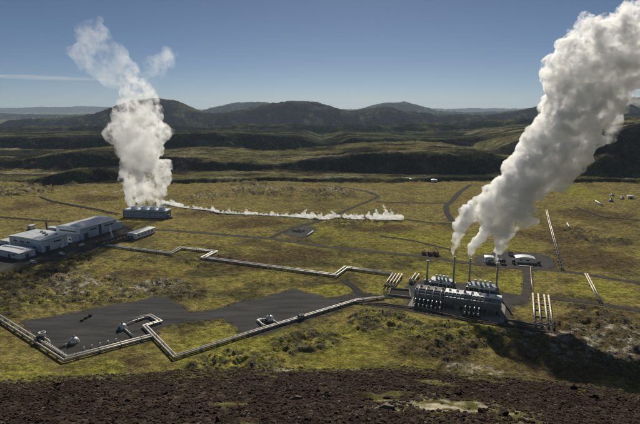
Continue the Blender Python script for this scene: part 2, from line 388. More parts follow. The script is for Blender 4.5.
heath = mixc(heath, (0.19, 0.17, 0.10), sst(0.12, 0.4, fbm(X * .35, Y, 60, 5, 93.0)) * (rid < 3) * (1 - np.clip(scarp * 1.5, 0, 1)))
heath = np.where((rid >= 3)[:, None], heath * np.array([0.62, 0.72, 0.85]), heath)  # far ridges: blue of the distant haze put into the colour
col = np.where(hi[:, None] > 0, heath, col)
# the near hill: bare reddish cinders, moss and lichen toward the brow
edge = sst(0.0, 0.5, fbm(X, Y, 9, 5, 101.0) + 0.12); 
cin = mixc(np.tile(np.array([0.034, 0.025, 0.020]), (len(X), 1)), (0.068, 0.050, 0.039), sst(-0.2, 0.4, fbm(X, Y, 1.3, 4, 103.0)))
mossy = mixc(np.tile(np.array([0.115, 0.105, 0.035]), (len(X), 1)), (0.23, 0.215, 0.14), sst(0.1, 0.4, fbm(X, Y, 3, 4, 105.0)))
tb = sst(62, 80, D + 26 * fbm(X, Y, 20, 5, 107.0, .6)) * sst(-.35, .15, fbm(X, Y, 3.5, 4, 113.0) + (D - 66) * .03)
spots = sst(0.28, 0.48, fbm(X, Y, 7, 4, 109.0))
cx, cyy = 12.3, 38.5
lich = sst(1.2, 0.3, np.hypot((X - cx) / 7.0, (Y - cyy) / 6.0) + fbm(X, Y, 4, 4, 111.0) * 0.8)
near_c = mixc(cin, (0, 0, 0), np.zeros(len(X))); mossy = mixc(mossy, (0.33, 0.30, 0.21), lich * sst(-.2, .2, fbm(X, Y, .9, 4, 131.0)))
mt = np.clip(tb + spots * 0.8 + lich, 0, 1)[:, None]
near_c = cin * (1 - mt) + mossy * mt
col = np.where(hill[:, None], near_c, col)

mg = bpy.data.materials.new('valley_ground'); mg.use_nodes = True; t = mg.node_tree; b = t.nodes['Principled BSDF']
b.inputs['Roughness'].default_value = 1.0; b.inputs['Specular IOR Level'].default_value = 0.0
va = t.nodes.new('ShaderNodeVertexColor'); va.layer_name = 'Col'
tc = t.nodes.new('ShaderNodeTexCoord')
n1 = t.nodes.new('ShaderNodeTexNoise'); n1.inputs['Scale'].default_value = 0.22; n1.inputs['Detail'].default_value = 8; n1.inputs['Roughness'].default_value = 0.7
n2 = t.nodes.new('ShaderNodeTexNoise'); n2.inputs['Scale'].default_value = 0.07; n2.inputs['Detail'].default_value = 7; n2.inputs['Roughness'].default_value = 0.65
for n in (n1, n2): t.links.new(tc.outputs['Object'], n.inputs['Vector'])
mr1 = t.nodes.new('ShaderNodeMapRange'); mr1.inputs[1].default_value = 0.34; mr1.inputs[2].default_value = 0.68; mr1.inputs[3].default_value = 0.55; mr1.inputs[4].default_value = 2.0
mr2 = t.nodes.new('ShaderNodeMapRange'); mr2.inputs[1].default_value = 0.3; mr2.inputs[2].default_value = 0.7; mr2.inputs[3].default_value = 0.8; mr2.inputs[4].default_value = 1.55
t.links.new(n1.outputs['Fac'], mr1.inputs[0]); t.links.new(n2.outputs['Fac'], mr2.inputs[0])
n4 = t.nodes.new('ShaderNodeTexNoise'); n4.inputs['Scale'].default_value = 0.9; n4.inputs['Detail'].default_value = 5; n4.inputs['Roughness'].default_value = 0.75; t.links.new(tc.outputs['Object'], n4.inputs['Vector'])
mr4 = t.nodes.new('ShaderNodeMapRange'); mr4.inputs[1].default_value = 0.35; mr4.inputs[2].default_value = 0.65; mr4.inputs[3].default_value = 0.55; mr4.inputs[4].default_value = 1.45; t.links.new(n4.outputs['Fac'], mr4.inputs[0])
mq = t.nodes.new('ShaderNodeMath'); mq.operation = 'MULTIPLY'; t.links.new(mr4.outputs[0], mq.inputs[0]); t.links.new(mr2.outputs[0], mq.inputs[1])
mu = t.nodes.new('ShaderNodeMath'); mu.operation = 'MULTIPLY'; t.links.new(mr1.outputs[0], mu.inputs[0]); t.links.new(mq.outputs[0], mu.inputs[1])
vm = t.nodes.new('ShaderNodeVectorMath'); vm.operation = 'SCALE'; t.links.new(va.outputs['Color'], vm.inputs[0]); t.links.new(mu.outputs[0], vm.inputs['Scale'])
n3 = t.nodes.new('ShaderNodeTexNoise'); n3.inputs['Scale'].default_value = 0.022; n3.inputs['Detail'].default_value = 9; n3.inputs['Roughness'].default_value = 0.72
t.links.new(tc.outputs['Object'], n3.inputs['Vector'])
mr3 = t.nodes.new('ShaderNodeMapRange'); mr3.inputs[1].default_value = 0.36; mr3.inputs[2].default_value = 0.66; mr3.inputs[3].default_value = 0.35; mr3.inputs[4].default_value = 1.9; t.links.new(n3.outputs['Fac'], mr3.inputs[0])
mx3 = t.nodes.new('ShaderNodeMix'); t.links.new(va.outputs['Alpha'], mx3.inputs[0]); mx3.inputs[2].default_value = 1.0; t.links.new(mr3.outputs[0], mx3.inputs[3])
vm3 = t.nodes.new('ShaderNodeVectorMath'); vm3.operation = 'SCALE'; t.links.new(vm.outputs[0], vm3.inputs[0]); t.links.new(mx3.outputs[0], vm3.inputs['Scale'])
t.links.new(vm3.outputs[0], b.inputs['Base Color'])
bp = t.nodes.new('ShaderNodeBump'); bp.inputs['Distance'].default_value = 2.2; bp.inputs['Strength'].default_value = 1.0
t.links.new(n1.outputs['Fac'], bp.inputs['Height'])
bp3 = t.nodes.new('ShaderNodeBump'); bp3.inputs['Distance'].default_value = 22; t.links.new(va.outputs['Alpha'], bp3.inputs['Strength']); t.links.new(n3.outputs['Fac'], bp3.inputs['Height']); t.links.new(bp.outputs[0], bp3.inputs['Normal'])
t.links.new(bp3.outputs[0], b.inputs['Normal'])
V = np.stack([X, Y, Z], -1); V = np.vstack([V, [[0, 0, 148.2]]]); col = np.vstack([col, col[:1]])
# the cap under the viewer's feet
cap = np.array([[len(V) - 1, jn[0, k], ii[0, k], ii[0, k]] for k in range(nc)])
me = big_mesh('ground', V, F, mg, col)
al = np.ones((len(V), 4), np.float32); al[:, :3] = col; al[:, 3] = np.append(hi, 0); me.color_attributes['Col'].data.foreach_set('color', al.ravel())
go = link_mesh('ground', me); tag(go, kind='structure')
capb = MB(); capb.add([(0, 0, 148.2)] + [tuple(V[ii[0, k]]) for k in range(nc)], [(0, 1 + (k + 1) % nc, 1 + k) for k in range(nc)])
tag(capb.build('hilltop_ground', M['rock']), kind='structure')

def strip(name, m, pts, wd, z, lip=-0.14):
    P = [Vector((x, y)) for x, y in pts]
    # resample smoothly
    Q = []
    for i in range(len(P) - 1):
        p0, p1, p2, p3 = P[max(i-1, 0)], P[i], P[i+1], P[min(i+2, len(P)-1)]
        n = max(2, int((p2 - p1).length / 5))
        for k in range(n):
            u = k / n
            Q.append(0.5 * ((2*p1) + (p2-p0)*u + (2*p0-5*p1+4*p2-p3)*u*u + (3*p1-p0-3*p2+p3)*u**3))
    Q.append(P[-1]); mb = MB(); vs = []; fs = []
    for i, q in enumerate(Q):
        tg = (Q[min(i+1, len(Q)-1)] - Q[max(i-1, 0)]).normalized(); nn = Vector((-tg.y, tg.x))
        j = random.uniform(-0.25, 0.25)
        a = q + nn * (wd / 2 + j); c = q - nn * (wd / 2 + j); a2 = q + nn * (wd / 2 + 1.0); c2 = q - nn * (wd / 2 + 1.0)
        vs += [(a2.x, a2.y, lip), (a.x, a.y, z), (c.x, c.y, z), (c2.x, c2.y, lip)]
    for i in range(len(Q) - 1):
        for k in range(3): fs.append((4*i+k, 4*i+k+1, 4*i+4+k+1, 4*i+4+k))
    mb.add(vs, fs); return tag(mb.build(name, m), kind='structure')
for i, (n, m, wd, pts) in enumerate(ROADS_W): strip(n, M[m], pts, wd, 0.06 + 0.008 * i)
for i, (n, m, z, pts) in enumerate(PADS_W):
    mb = MB(); P = []
    for k in range(len(pts)):                                     # ragged bulldozed rim
        a, c = Vector(pts[k]), Vector(pts[(k+1) % len(pts)]); q = max(1, int((c - a).length / 4))
        for s_ in range(q):
            pnt = a.lerp(c, s_ / q); P.append((pnt.x + random.uniform(-.6, .6), pnt.y + random.uniform(-.9, .9)))
    cxm = sum(p[0] for p in P) / len(P); cym = sum(p[1] for p in P) / len(P); nP = len(P); z = 0.004 * i
    out = [(x + 1.5 * (x - cxm) / math.hypot(x - cxm, y - cym), y + 1.5 * (y - cym) / math.hypot(x - cxm, y - cym), -0.14) for x, y in P]
    mb.add([(x, y, z) for x, y in P] + out, [tuple(range(nP))] + [(k, (k+1) % nP, nP + (k+1) % nP, nP + k) for k in range(nP)])
    tag(mb.build(n, M[m]), kind='structure')

lk = MB(); lk.add([(-30000, 4800, -84), (-2600, 4800, -84), (-6000, 16000, -84), (-30000, 16000, -84)], [(0, 1, 2, 3)])
mw_ = mat('lake_water', (0.05, 0.08, 0.10), 0.15, 0.1, 0.001, spec=0.5); tag(lk.build('lake', mw_), kind='structure')

# ------------------------------------------------------------------ hot stream
STREAM = [G(*p) for p in [(163,202.5),(167,203.8),(185,207.5),(213,210.5),(222,212.8),(260,214.5),(300,217),(318,219),(345,218.5),(370,219),(400,219.5)]]
strip('hot_stream', mat('milky_water', (0.50, 0.52, 0.50), 0.2, 0.2, 0.1), STREAM, 5.0, 0.28)

# ------------------------------------------------------------------ left plant: halls
def roof_slab(mb, w_, l_, h, rise, over=0.5, th=0.35):
    """shallow curved roof over a hall, ridge along y"""
    n = 8; top = []
    for k in range(n + 1):
        u = k / n; top.append((-over + (w_ + 2 * over) * u, h + rise * (1 - (2 * u - 1) ** 2)))
    prof = top + [(x, z - th) for x, z in reversed(top)]
    mb.prism_y(prof, -over, l_ + over); return mb
def hall(name, label, corner, rz, wd, ln, h, rise, wall_m, group=None, ribs=True, doors=(), windows=(), vents=(), skylights=(), recess_shade=None, front_left=True):
    """corner = near right foot of the hall; x runs left from it (0..-wd), y away (0..ln)"""
    x, y = G(*corner); r = thing(name, label, 'building', (x, y, 0.1), rz, group)
    wl = MB()
    n = 8; prof = [(-wd, -1.0), (0, -1.0), (0, h)] + [(-wd * k / n, h + rise * (1 - (2 * k / n - 1) ** 2)) for k in range(1, n)] + [(-wd, h)]
    wl.prism_y([(p[0], p[1] - 0.02) for p in prof], 0, ln); wl.build('wall', wall_m, r)
    rf = MB(); top = [(0.6 - (wd + 1.2) * k / n, h + 0.05 + rise * (1 - (2 * k / n - 1) ** 2)) for k in range(n + 1)]
    rf.prism_y(top + [(a, z + 0.4) for a, z in reversed(top)], -0.6, ln + 0.6); ro = rf.build('roof', M['roof'], r)
    sm = MB()
    for k in range(1, int(ln / 4)):
        yy = k * 4.0
        seg = [(0.5 - (wd + 1.0) * q / n, h + 0.44 + rise * (1 - (2 * q / n - 1) ** 2)) for q in range(n + 1)]
        sm.prism_y(seg + [(a, z + 0.09) for a, z in reversed(seg)], yy, yy + 0.16)
    if ln > 20: tag(sm.build('roof_seam', M['trim'], ro), kind='stuff')
    for (vx, vy, sz) in vents:
        v = MB(); zt = h + 0.4 + rise * (1 - (2 * (-vx) / wd - 1) ** 2)
        v.box(vx - sz, vx + sz, vy - sz, vy + sz, zt - 0.3, zt + sz * 1.1, 0.1); v.box(vx - sz * 1.2, vx + sz * 1.2, vy - sz * 1.2, vy + sz * 1.2, zt + sz * 1.11, zt + sz * 1.3)
        v.build('roof_vent', M['trim'], ro)
    for (a0, a1, b0, b1) in skylights:
        v = MB(); zt = h + 0.46 + rise * (1 - (2 * (-(a0 + a1) / 2) / wd - 1) ** 2)
        v.box(a0, a1, b0, b1, zt - 0.4, zt + 0.12); v.build('skylight', M['roof_dark'], ro)
    if ribs:
        rb = MB()
        for k in range(1, int(wd / 3.0)): rb.box(-k * 3.0 - .12, -k * 3.0 + .12, -0.14, 0.02, -0.5, h - 0.15)
        for k in range(1, int(ln / 3.0)): rb.box(-0.02, 0.14, k * 3.0 - .12, k * 3.0 + .12, -0.5, h - 0.15)
        tag(rb.build('wall_rib', M['trim'], r), kind='stuff')
    pl = MB(); pl.box(-wd - 0.2, 0.2, -0.2, ln + 0.2, -1.0, 0.7); pl.build('plinth', M['conc'], r)
    fl = MB(); fl.box(-wd - 0.25, 0.25, -0.25, 0.0, h - 0.55, h - 0.1); fl.box(0.0, 0.25, 0.0, ln + 0.2, h - 0.55, h - 0.1); fl.build('eaves_trim', M['trim'], r)
    for side, a, ww, hh in doors:
        dd = MB(); tr = MB()
        if side == 'f':
            dd.box(a, a + ww, -0.26, 0.02, 0, hh); o = dd.build('door', M['door'], r)
            for q in range(1, 4): tr.box(a, a + ww, -0.31, -0.26, hh * q / 4 - .05, hh * q / 4 + .05)
        else:
            dd.box(-0.02, 0.26, a, a + ww, 0, hh); o = dd.build('door', M['door'], r)
            for q in range(1, 4): tr.box(0.26, 0.31, a, a + ww, hh * q / 4 - .05, hh * q / 4 + .05)
        tr.build('door_slat', M['trim'], o)
    for side, a, z0, ww, hh in windows:
        fr = MB(); gl = MB()
        if side == 'f': fr.box(a, a + ww, -0.20, 0.02, z0, z0 + hh); gl.box(a + .15, a + ww - .15, -0.24, -0.2, z0 + .15, z0 + hh - .15)
        else: fr.box(-0.02, 0.20, a, a + ww, z0, z0 + hh); gl.box(0.2, 0.24, a + .15, a + ww - .15, z0 + .15, z0 + hh - .15)
        o = fr.build('window', M['trim'], r); gl.build('pane', M['glass'], o)
    if recess_shade:
        rc = MB(); rc.box(-0.02, 0.35, recess_shade[0], recess_shade[1], 0.7, h - 0.6); rc.build('recess_shade_panel', M['door'], r)  # dark panel set on the wall in place of a recess's shade
    return r

hall('hall', 'square pale blue ribbed hall with roof vents, nearest the low white shed', (42.5, 253), R(-25), 52, 31, 12.6, 1.2, M['clad'],
     doors=(('r', 4, 5, 6), ('f', -14, 5, 5.5)), windows=(('f', -45, 8, 6, 1.6), ('f', -34, 8, 6, 1.6), ('f', -24, 8, 6, 1.6), ('r', 14, 8, 9, 1.6)),
     vents=((-22, 20, 1.3), (-14, 17, 1.2), (-30, 23, 1.2), (-8, 24, 1.0)))
hm = hall('hall', 'largest hall with a broad shallow curved roof and a dark panel for recess shade on its long side', (81, 240.6), R(-22), 37, 56, 13.0, 2.6, M['clad_dark'],
     doors=(('r', 5, 6, 7),), windows=(('r', 14, 8.6, 10, 1.6), ('r', 36, 8.6, 14, 1.6), ('f', -32, 8.8, 26, 1.8)), recess_shade=(27, 31))
ax = MB(); ax.box(-37, -1.5, -11, -0.3, -1, 6.2); an = ax.build('annexe', M['clad'], hm)
a2 = MB(); a2.box(-37.5, -1.0, -11.5, -0.3, 6.2, 6.6); a2.build('annexe_roof', M['roof'], an)
a3 = MB()
for k in range(7): a3.box(-35 + k * 4.8, -32 + k * 4.8, -11.15, -11, 2.6, 4.4)
tag(a3.build('annexe_window', M['glass'], an), kind='stuff')
ex = MB(); ex.box(-12, -1.0, 56.6, 66, -1, 8.2); ex_o = ex.build('end_block', M['clad_dark'], hm)
ex = MB(); ex.box(-12.4, -0.6, 56.7, 66.4, 8.2, 8.6); ex.build('end_block_roof', M['roof'], ex_o)
hall('shed', 'low white shed with a dark skylight strip, cut off by the left edge', (20, 260), R(-25), 44, 17, 6.3, 0.7, M['clad'],
     doors=(('r', 6, 4, 4), ('f', -18, 4, 4)), windows=(('f', -12, 3.4, 5, 1.3),), skylights=((-40, -8, 9, 11.5),))
hall('shed', 'long narrow grey-blue shed standing alone right of the main halls', (136.3, 239.6), R(-20), 12, 34, 6.2, 0.6, M['clad'],
     doors=(('f', -8, 4, 4.2),), windows=tuple(('r', 3 + 6 * k, 3.2, 3, 1.4) for k in range(5)))
hall('shed', 'small white flat shed behind the square hall and the white one', (9.5, 246), R(-25), 16, 12, 4.5, 0.4, M['clad'], doors=(('f', -6, 3, 3.4),))
hall('shed', 'narrow white annexe shed between the square hall and the largest hall', (59, 232.5), R(-22), 20, 8, 4.2, 0.4, M['clad'], doors=(('f', -8, 3, 3),))
hall('hut', 'tiny hut with a pale roof beside the track, left of the thin chimney', (31, 229.5), R(-20), 6, 6, 4.2, 0.6, M['clad_dark'], ribs=False, doors=(('f', -4, 2, 2.6),))
for k, (px, py) in enumerate([(411, 181.5), (437, 182.5)]):
    hall('hut', ('tiny pale hut below the dark cliff, left one of two' , 'tiny pale hut below the dark cliff, right one of two')[k], (px, py), R(-10), 16 - 5 * k, 10, 4.5, 0.8, M['white'], ribs=False, doors=(('f', -6, 3, 3),))
hall('hut', 'small pale hut beside the far wellhead domes, far to the right', (634, 199), R(-20), 9, 8, 4, 0.5, M['white'], ribs=False, doors=(('f', -6, 3, 3),))
# thin chimney
x, y = G(47.5, 234.3); t_ = thing('chimney', 'thin dark chimney with guy brackets standing behind the square hall', 'chimney', (x, y, 0))
c = MB(); c.lathe([(1.3, -0.5), (1.3, 1.2), (0.85, 1.5), (0.75, 15), (0.95, 15), (0.95, 15.6)], 12); c.build('shaft', M['dark'], t_)
c = MB(); c.lathe([(1.6, 9.0), (1.6, 9.3)], 12); c.tube([(1.0, 0, 0.5), (1.0, 0, 15)], 0.12, 6); c.build('platform', M['steel'], t_)
# cooling tower
x, y = G(166, 218.6); ct = thing('cooling_tower', 'long blue-grey cooling tower block with four fan stacks giving off steam', 'cooling tower', (x, y, 0), R(-8))
c = MB(); c.box(-62, 0, 0, 17, -1, 9.5); c.build('basin_body', M['vault'], ct)
c = MB(); c.box(-62.6, 0.6, -0.6, 17.6, 9.5, 10.5); c.build('deck', M['clad_dark'], ct)
lv_ = MB()
for k in range(5): lv_.prism([(0, 1.5 + 1.5 * k), (-0.9, 1.0 + 1.5 * k), (-0.9, 1.15 + 1.5 * k), (0, 1.65 + 1.5 * k)], -61.5, -0.5)
tag(lv_.build('louvre', M['clad_dark'], ct), kind='stuff')
for k in range(9):
    c = MB(); c.box(-62.3 + k * 7.7, -61.6 + k * 7.7, -1.1, 0.1, -1, 9.5); c.build('pillar', M['trim'], ct)
c = MB(); c.box(-63, 1, -0.7, -0.6, 10.5, 11.5); c.build('railing', M['trim'], ct)
FANS = []
for px in (131, 141.2, 150.6, 160):
    fx = -62 * (1 - (px - 122) / 44.5)
    c = MB(); c.lathe([(5.2, 10.4), (4.5, 11.8), (4.2, 13), (4.6, 14.6), (4.75, 14.6), (4.45, 13), (4.7, 11.8), (5.5, 10.4)], 20, (fx, 8.5, 0)); c.build('fan_stack', M['clad_dark'], ct)
    ca, sa = math.cos(R(-8)), math.sin(R(-8)); FANS.append((x + fx * ca - 8.5 * sa, y + fx * sa + 8.5 * ca))
st = MB(); st.box(0.6, 4, 3, 6, -1, 5); st.box(4, 7, 3, 6, -1, 2.5); st.build('stair', M['steel'], ct)

# rows of drums beside the largest hall
def make_drum():
    r = thing('drum_tank', '', 'tank', (0, 0, 0), 0, 'drum tanks in rows beside the largest hall')
    b_ = MB(); b_.lathe([(0.02, -3.6), (0.8, -3.5), (1.25, -3), (1.3, -2.8), (1.3, 2.8), (1.25, 3), (0.8, 3.5), (0.02, 3.6)], 14, (0, 0, 2.3), 'y'); b_.build('drum', M['rust'], r)
    b_ = MB(); b_.box(-1.1, 1.1, -2.2, -1.6, -0.3, 1.5); b_.build('saddle', M['conc'], r)
    b_ = MB(); b_.box(-1.1, 1.1, 1.6, 2.2, -0.3, 1.5); b_.build('saddle', M['conc'], r)
    b_ = MB(); b_.tube([(0, -1, 3.5), (0, -1, 4.6), (0.9, -1, 4.6)], 0.22, 8); b_.build('vent_pipe', M['silver'], r); return r
proto = None
u_ = Vector((math.cos(R(64)), math.sin(R(64)))); v_ = Vector((math.cos(R(-26)), math.sin(R(-26))))
o0 = Vector(G(92.5, 245.2))
for row in range(2):
    for k in range(10):
        q = o0 + u_ * (k * 4.6 + 2) + v_ * (4 + row * 11.5)
        d_ = make_drum() if proto is None else copy_tree(proto); proto = proto or d_
        d_.location = (q.x, q.y, 0.25); d_.rotation_euler = (0, 0, R(64) + R(90))
        d_['label'] = ('brown drum tank in the row next to the largest hall', 'brown drum tank in the row farther from the largest hall')[row]
# pale tanks and vans in the yard
def vessel(px, py, ln, r_, rz, label, m='white'):
    x, y = G(px, py); t = thing('storage_tank', label, 'tank', (x, y, 0.2), rz)
    b_ = MB(); b_.lathe([(0.02, -ln/2), (r_ * .7, -ln/2 + r_ * .12), (r_, -ln/2 + r_ * .5), (r_, ln/2 - r_ * .5), (r_ * .7, ln/2 - r_ * .12), (0.02, ln/2)], 16, (0, 0, r_ + .7), 'x'); b_.build('shell', M[m], t)
    for sx in (-1, 1):
        b_ = MB(); b_.box(sx * ln * .28 - .3, sx * ln * .28 + .3, -r_ * .8, r_ * .8, -.3, 1.1); b_.build('saddle', M['conc'], t)
    b_ = MB(); b_.lathe([(.5, r_ * 2 + .5), (.5, r_ * 2 + 1.3), (.6, r_ * 2 + 1.3), (.6, r_ * 2 + 1.5)], 10); b_.build('manhole', M['steel'], t); return t
vessel(60.5, 248.3, 8.5, 1.7, R(-25), 'white rounded tank beside the right wall of the square hall')
def van(px, py, rz, label, group='vans parked in the plant yard', body='white', L=6.5, H=2.6):
    x, y = G(px, py); t = thing('van', label, 'van', (x, y, 0.32), rz, group)
    b_ = MB(); b_.prism([(-1.05, .35), (1.05, .35), (1.08, 1.4), (.95, H), (-.95, H), (-1.08, 1.4)], -L/2, L/2 - 1.3)
    b_.prism([(-1.05, .35), (1.05, .35), (1.05, 1.3), (.95, 1.5), (-.95, 1.5), (-1.05, 1.3)], L/2 - 1.3, L/2); b_.build('body', M[body], t)
    b_ = MB(); b_.box(L/2 - 1.32, L/2 - 1.27, -.85, .85, 1.55, H - .25); b_.build('windscreen', M['glass'], t)
    for sx in (-1, 1):
        for sy in (-1, 1):
            b_ = MB(); b_.lathe([(.42, -.13), (.42, .13)], 12, (sx * L * .3, sy * .95, .4), 'y'); b_.build('wheel', M['dark'], t)
    return t
van(62, 255, R(-25), 'white van parked below the square hall, left of the pipeline end')
van(33.5, 263.3, R(-20), 'pale van parked on the yard road below the low shed')
van(82, 246.2, R(65), 'white van parked at the corner of the largest hall')

# ------------------------------------------------------------------ pipelines
BLOCK = {}
def pipeline(name, label, runs, offs, r_, m, group=None, z=1.35, step=11.0):
    """several parallel pipes on concrete sleepers, one thing"""
    P = [Vector((*G(*p), 0)) for p in runs]
    t = thing(name, label, 'pipeline', (P[0].x, P[0].y, 0), 0, group); o = P[0].copy()
    P = [p - o for p in P]
    def shifted(d):
        out = []
        for i, p in enumerate(P):
            a = (P[i] - P[i-1]).normalized() if i else None; b = (P[i+1] - P[i]).normalized() if i < len(P) - 1 else None
            tg = (a + b).normalized() if a and b else (a or b); nn = Vector((-tg.y, tg.x, 0)); sc = 1 / max(.4, a.dot(tg) if a and b else 1)
            out.append(p + nn * d * sc + Vector((0, 0, z)))
        return out
    for d in offs:
        b_ = MB(); b_.tube(shifted(d), r_, 10); po = b_.build('pipe', m, t)
    fl = MB()                                                      # jacket bands
    lo, hi_ = min(offs), max(offs)
    key = (round(lo, 2), round(hi_, 2), r_)
    if key not in BLOCK:
        b_ = MB(); b_.box(lo - r_ - .5, hi_ + r_ + .5, -.45, .45, -.8, z - r_ + 0.12, .05); BLOCK[key] = b_.mesh('sleeper', M['conc'])
    for i in range(len(P) - 1):
        e = P[i+1] - P[i]; n = max(1, int(e.length / step)); an = math.atan2(e.y, e.x) + R(90)
        for k in range(n):
            q = P[i] + e * ((k + .5) / n); so = link_mesh('sleeper', BLOCK[key], t, (q.x, q.y, 0)); so.rotation_euler = (0, 0, an)
            for d in offs:
                tg = e.normalized(); fl.tube([q + Vector((-tg.y * d, tg.x * d, z)) - tg * .3, q + Vector((-tg.y * d, tg.x * d, z)) + tg * .3], r_ + .07, 8)
    tag(fl.build('pipe_band', M['steel'], t), kind='stuff')
    return t
pipeline('pipeline', 'twin silver pipeline with square expansion bends crossing the heath to the left plant', PIPE_RUNS['upper'], (-1.7, 1.7), .75, M['pipe'])
pipeline('pipeline', 'twin pale pipeline from the left edge to the sharp corner below the left pad', PIPE_RUNS['front'][:3] + PIPE_RUNS['front'][3:], (-1.5, 1.5), .62, M['pipe'])
pipeline('pipeline', 'pale pipeline zigzagging down between the two black pads, then up to the separator hall', PIPE_RUNS['middle'], (-1.0, 1.0), .55, M['pipe'])
pipeline('pipeline', 'thin inner pipe on white posts along the lower rim of the left pad', [(45, 342.5), (67.5, 357), (100, 349), (133, 340.8)], (0,), .28, M['pipe'], z=1.1, step=6)
pipeline('pipeline', 'brown pipe run along the edge of the front road past the separator hall', [(340, 302.8), (384, 304.5), (420, 309.3), (470, 321), (545, 331)], (0,), .5, M['rust'], z=1.0)
pipeline('pipeline', 'long buff pipeline running up the right-hand heath from the dark lorry yard', [(546.5, 211), (549, 222), (562, 270)], (-.9, .9), .55, M['pipe_buff'])
pipeline('pipeline', 'short buff pipeline between the main road and the lower road at far right', [(586, 275), (600, 303)], (-.9, .9), .55, M['pipe_buff'])
pipeline('pipeline', 'short white pipe on the far heath beside the steam, right of the long buff one', [(595.5, 201.5), (602.5, 206)], (0,), 1.0, M['white'])
pipeline('pipeline', 'small white bent pipe on the heath right of the long buff pipeline', [(567, 224), (569.5, 229)], (0,), .8, M['white'])
pipeline('pipeline', 'thin pale pipe standing along the grass right of the plant road', [(530.5, 268), (531.2, 280), (533.5, 297)], (0,), .3, M['pipe_buff'], z=.9)
pipeline('pipeline', 'short white pipe lying beside the pale rubble heap', [(305, 238), (313, 232)], (0,), .6, M['white'])
pipeline('pipeline', 'thin silver pipe along the track beyond the left cooling tower', [(40, 197), (52, 201.5), (95, 209.5), (119, 214.5)], (0,), .5, M['steel'])
PB = 'end pipes stepping up to the separator hall'
pipeline('pipe_rack', 'four buff pipes side by side at the right end of the front road', [(541, 296), (544.5, 328)], (-6.2, -2.2, 2.2, 5.4), .72, M['pipe_buff'])
pipeline('pipe_rack', 'rack of four pale pipes at the end of the twin silver pipeline', [(397.5, 274.8), (388.5, 288.5)], (-4.2, -1.4, 1.4, 4.2), .6, M['pipe_buff'])
pipeline('pipe_rack', 'pair of pale pipes just left of the separator hall and its white tank', [(417.3, 274.8), (411, 284)], (-1.6, 1.6), .6, M['pipe_buff'])
# white cap posts along the left pad
for k, (px, py) in enumerate([(84, 349.5), (92, 347.3), (100, 345.3), (108, 343), (116, 341)]):
    x, y = G(px, py); t = thing('marker_post', ('short white post nearest the sharp pipe corner, first of five along the pad rim', 'second short white post along the pad rim from the pipe corner', 'middle short white post of the five along the left pad rim', 'fourth short white post along the pad rim from the pipe corner', 'short white post farthest from the pipe corner, last of five along the pad rim')[k], 'post', (x, y, .2), 0, 'white posts along the pad rim')
    b_ = MB(); b_.lathe([(.45, -.3), (.45, 1.2)], 8); b_.build('post', M['white'], t)
    b_ = MB(); b_.lathe([(.6, 1.2), (.6, 1.5), (.1, 1.7)], 8); b_.build('cap', M['white'], t)

# ------------------------------------------------------------------ wellheads
def well_dome(px, py, r_, rz, label):
    x, y = G(px, py); t = thing('wellhead_dome', label, 'wellhead', (x, y, .24), rz, 'wellhead domes on the pads')
    b_ = MB(); b_.lathe([(r_ + .4, -.4), (r_ + .4, .35)], 24); b_.build('footing', M['conc'], t)
    pr = [(r_, .35), (r_, r_ * .42)] + [(r_ * math.cos(a), r_ * .42 + r_ * .8 * math.sin(a)) for a in [R(q) for q in range(12, 88, 12)]] + [(.02, r_ * 1.22)]
    b_ = MB(); b_.lathe(pr, 24); dm = b_.build('dome', M['silver'], t)
    rb = MB()
    for k in range(12):
        an = 2 * math.pi * k / 12; pts = [((p + .03) * math.cos(an), (p + .03) * math.sin(an), h) for p, h in pr[:-1]]
        rb.tube(pts, .06, 5)
    tag(rb.build('seam', M['trim'], dm), kind='stuff')
    b_ = MB(); b_.box(-.9, .9, -r_ - .35, -r_ * .7, .3, 2.1); b_.build('hatch', M['door'], t)
    b_ = MB(); b_.lathe([(.55, r_ * 1.15), (.55, r_ * 1.5), (.75, r_ * 1.5), (.75, r_ * 1.6), (.1, r_ * 1.75)], 12); b_.build('top_vent', M['steel'], t)
    return t
well_dome(74.3, 342.5, 2.9, R(-60), 'silver wellhead dome on the lower left of the left pad, beside the pipe corner')
well_dome(122.5, 328.5, 2.9, R(-20), 'silver wellhead dome with bent pipes in the middle of the left pad')
well_dome(269.5, 320.2, 3.0, R(-40), 'silver wellhead dome on the right-hand pad')
pipeline('well_pipe', 'short pipe from the lower left dome to the pad rim', [(72.5, 343.2), (58, 349)], (0,), .6, M['conc'], z=.9, step=5)
pipeline('well_pipe', 'pale pipe from the left pad middle dome toward the zigzag bend', [(124, 326.5), (131, 323.3), (144, 319)], (0,), .45, M['pipe'], z=1.2, step=6)
pipeline('well_pipe', 'short white pipe running down the pad from the middle dome', [(124, 329), (133, 337)], (0,), .4, M['white'], z=.9, step=5)
pipeline('well_pipe', 'bent white pipe left of the dome on the right-hand pad', [(267.5, 320.2), (257.8, 321.2), (262, 325.6), (269, 329)], (0,), .6, M['white'], z=1.2, step=5)
pipeline('well_pipe', 'pale pipe running from the right-hand pad dome down to the pipeline', [(272, 320.8), (279.5, 325), (290, 323)], (0,), .5, M['pipe'], z=1.0, step=5)
x, y = G(42.8, 339.5); t = thing('steam_silencer', 'open white steam silencer drum by the pipeline at far left of the pad', 'silencer', (x, y, .24))
b_ = MB(); b_.lathe([(2.0, -.4), (2.0, 4.4), (2.25, 4.4), (2.25, 5.0), (1.75, 5.0), (1.7, .5), (.02, .5)], 20); b_.build('drum', M['white'], t)
for k in range(3):
    b_ = MB(); b_.lathe([(2.05, .8 + 1.5 * k), (2.1, .85 + 1.5 * k), (2.1, 1.05 + 1.5 * k), (2.05, 1.1 + 1.5 * k)], 20); b_.build('hoop', M['steel'], t)
b_ = MB(); b_.tube([(2, -.5, 1), (5, -2.5, 1), (9, -7, .9)], .45, 10); b_.build('inlet_pipe', M['white'], t)
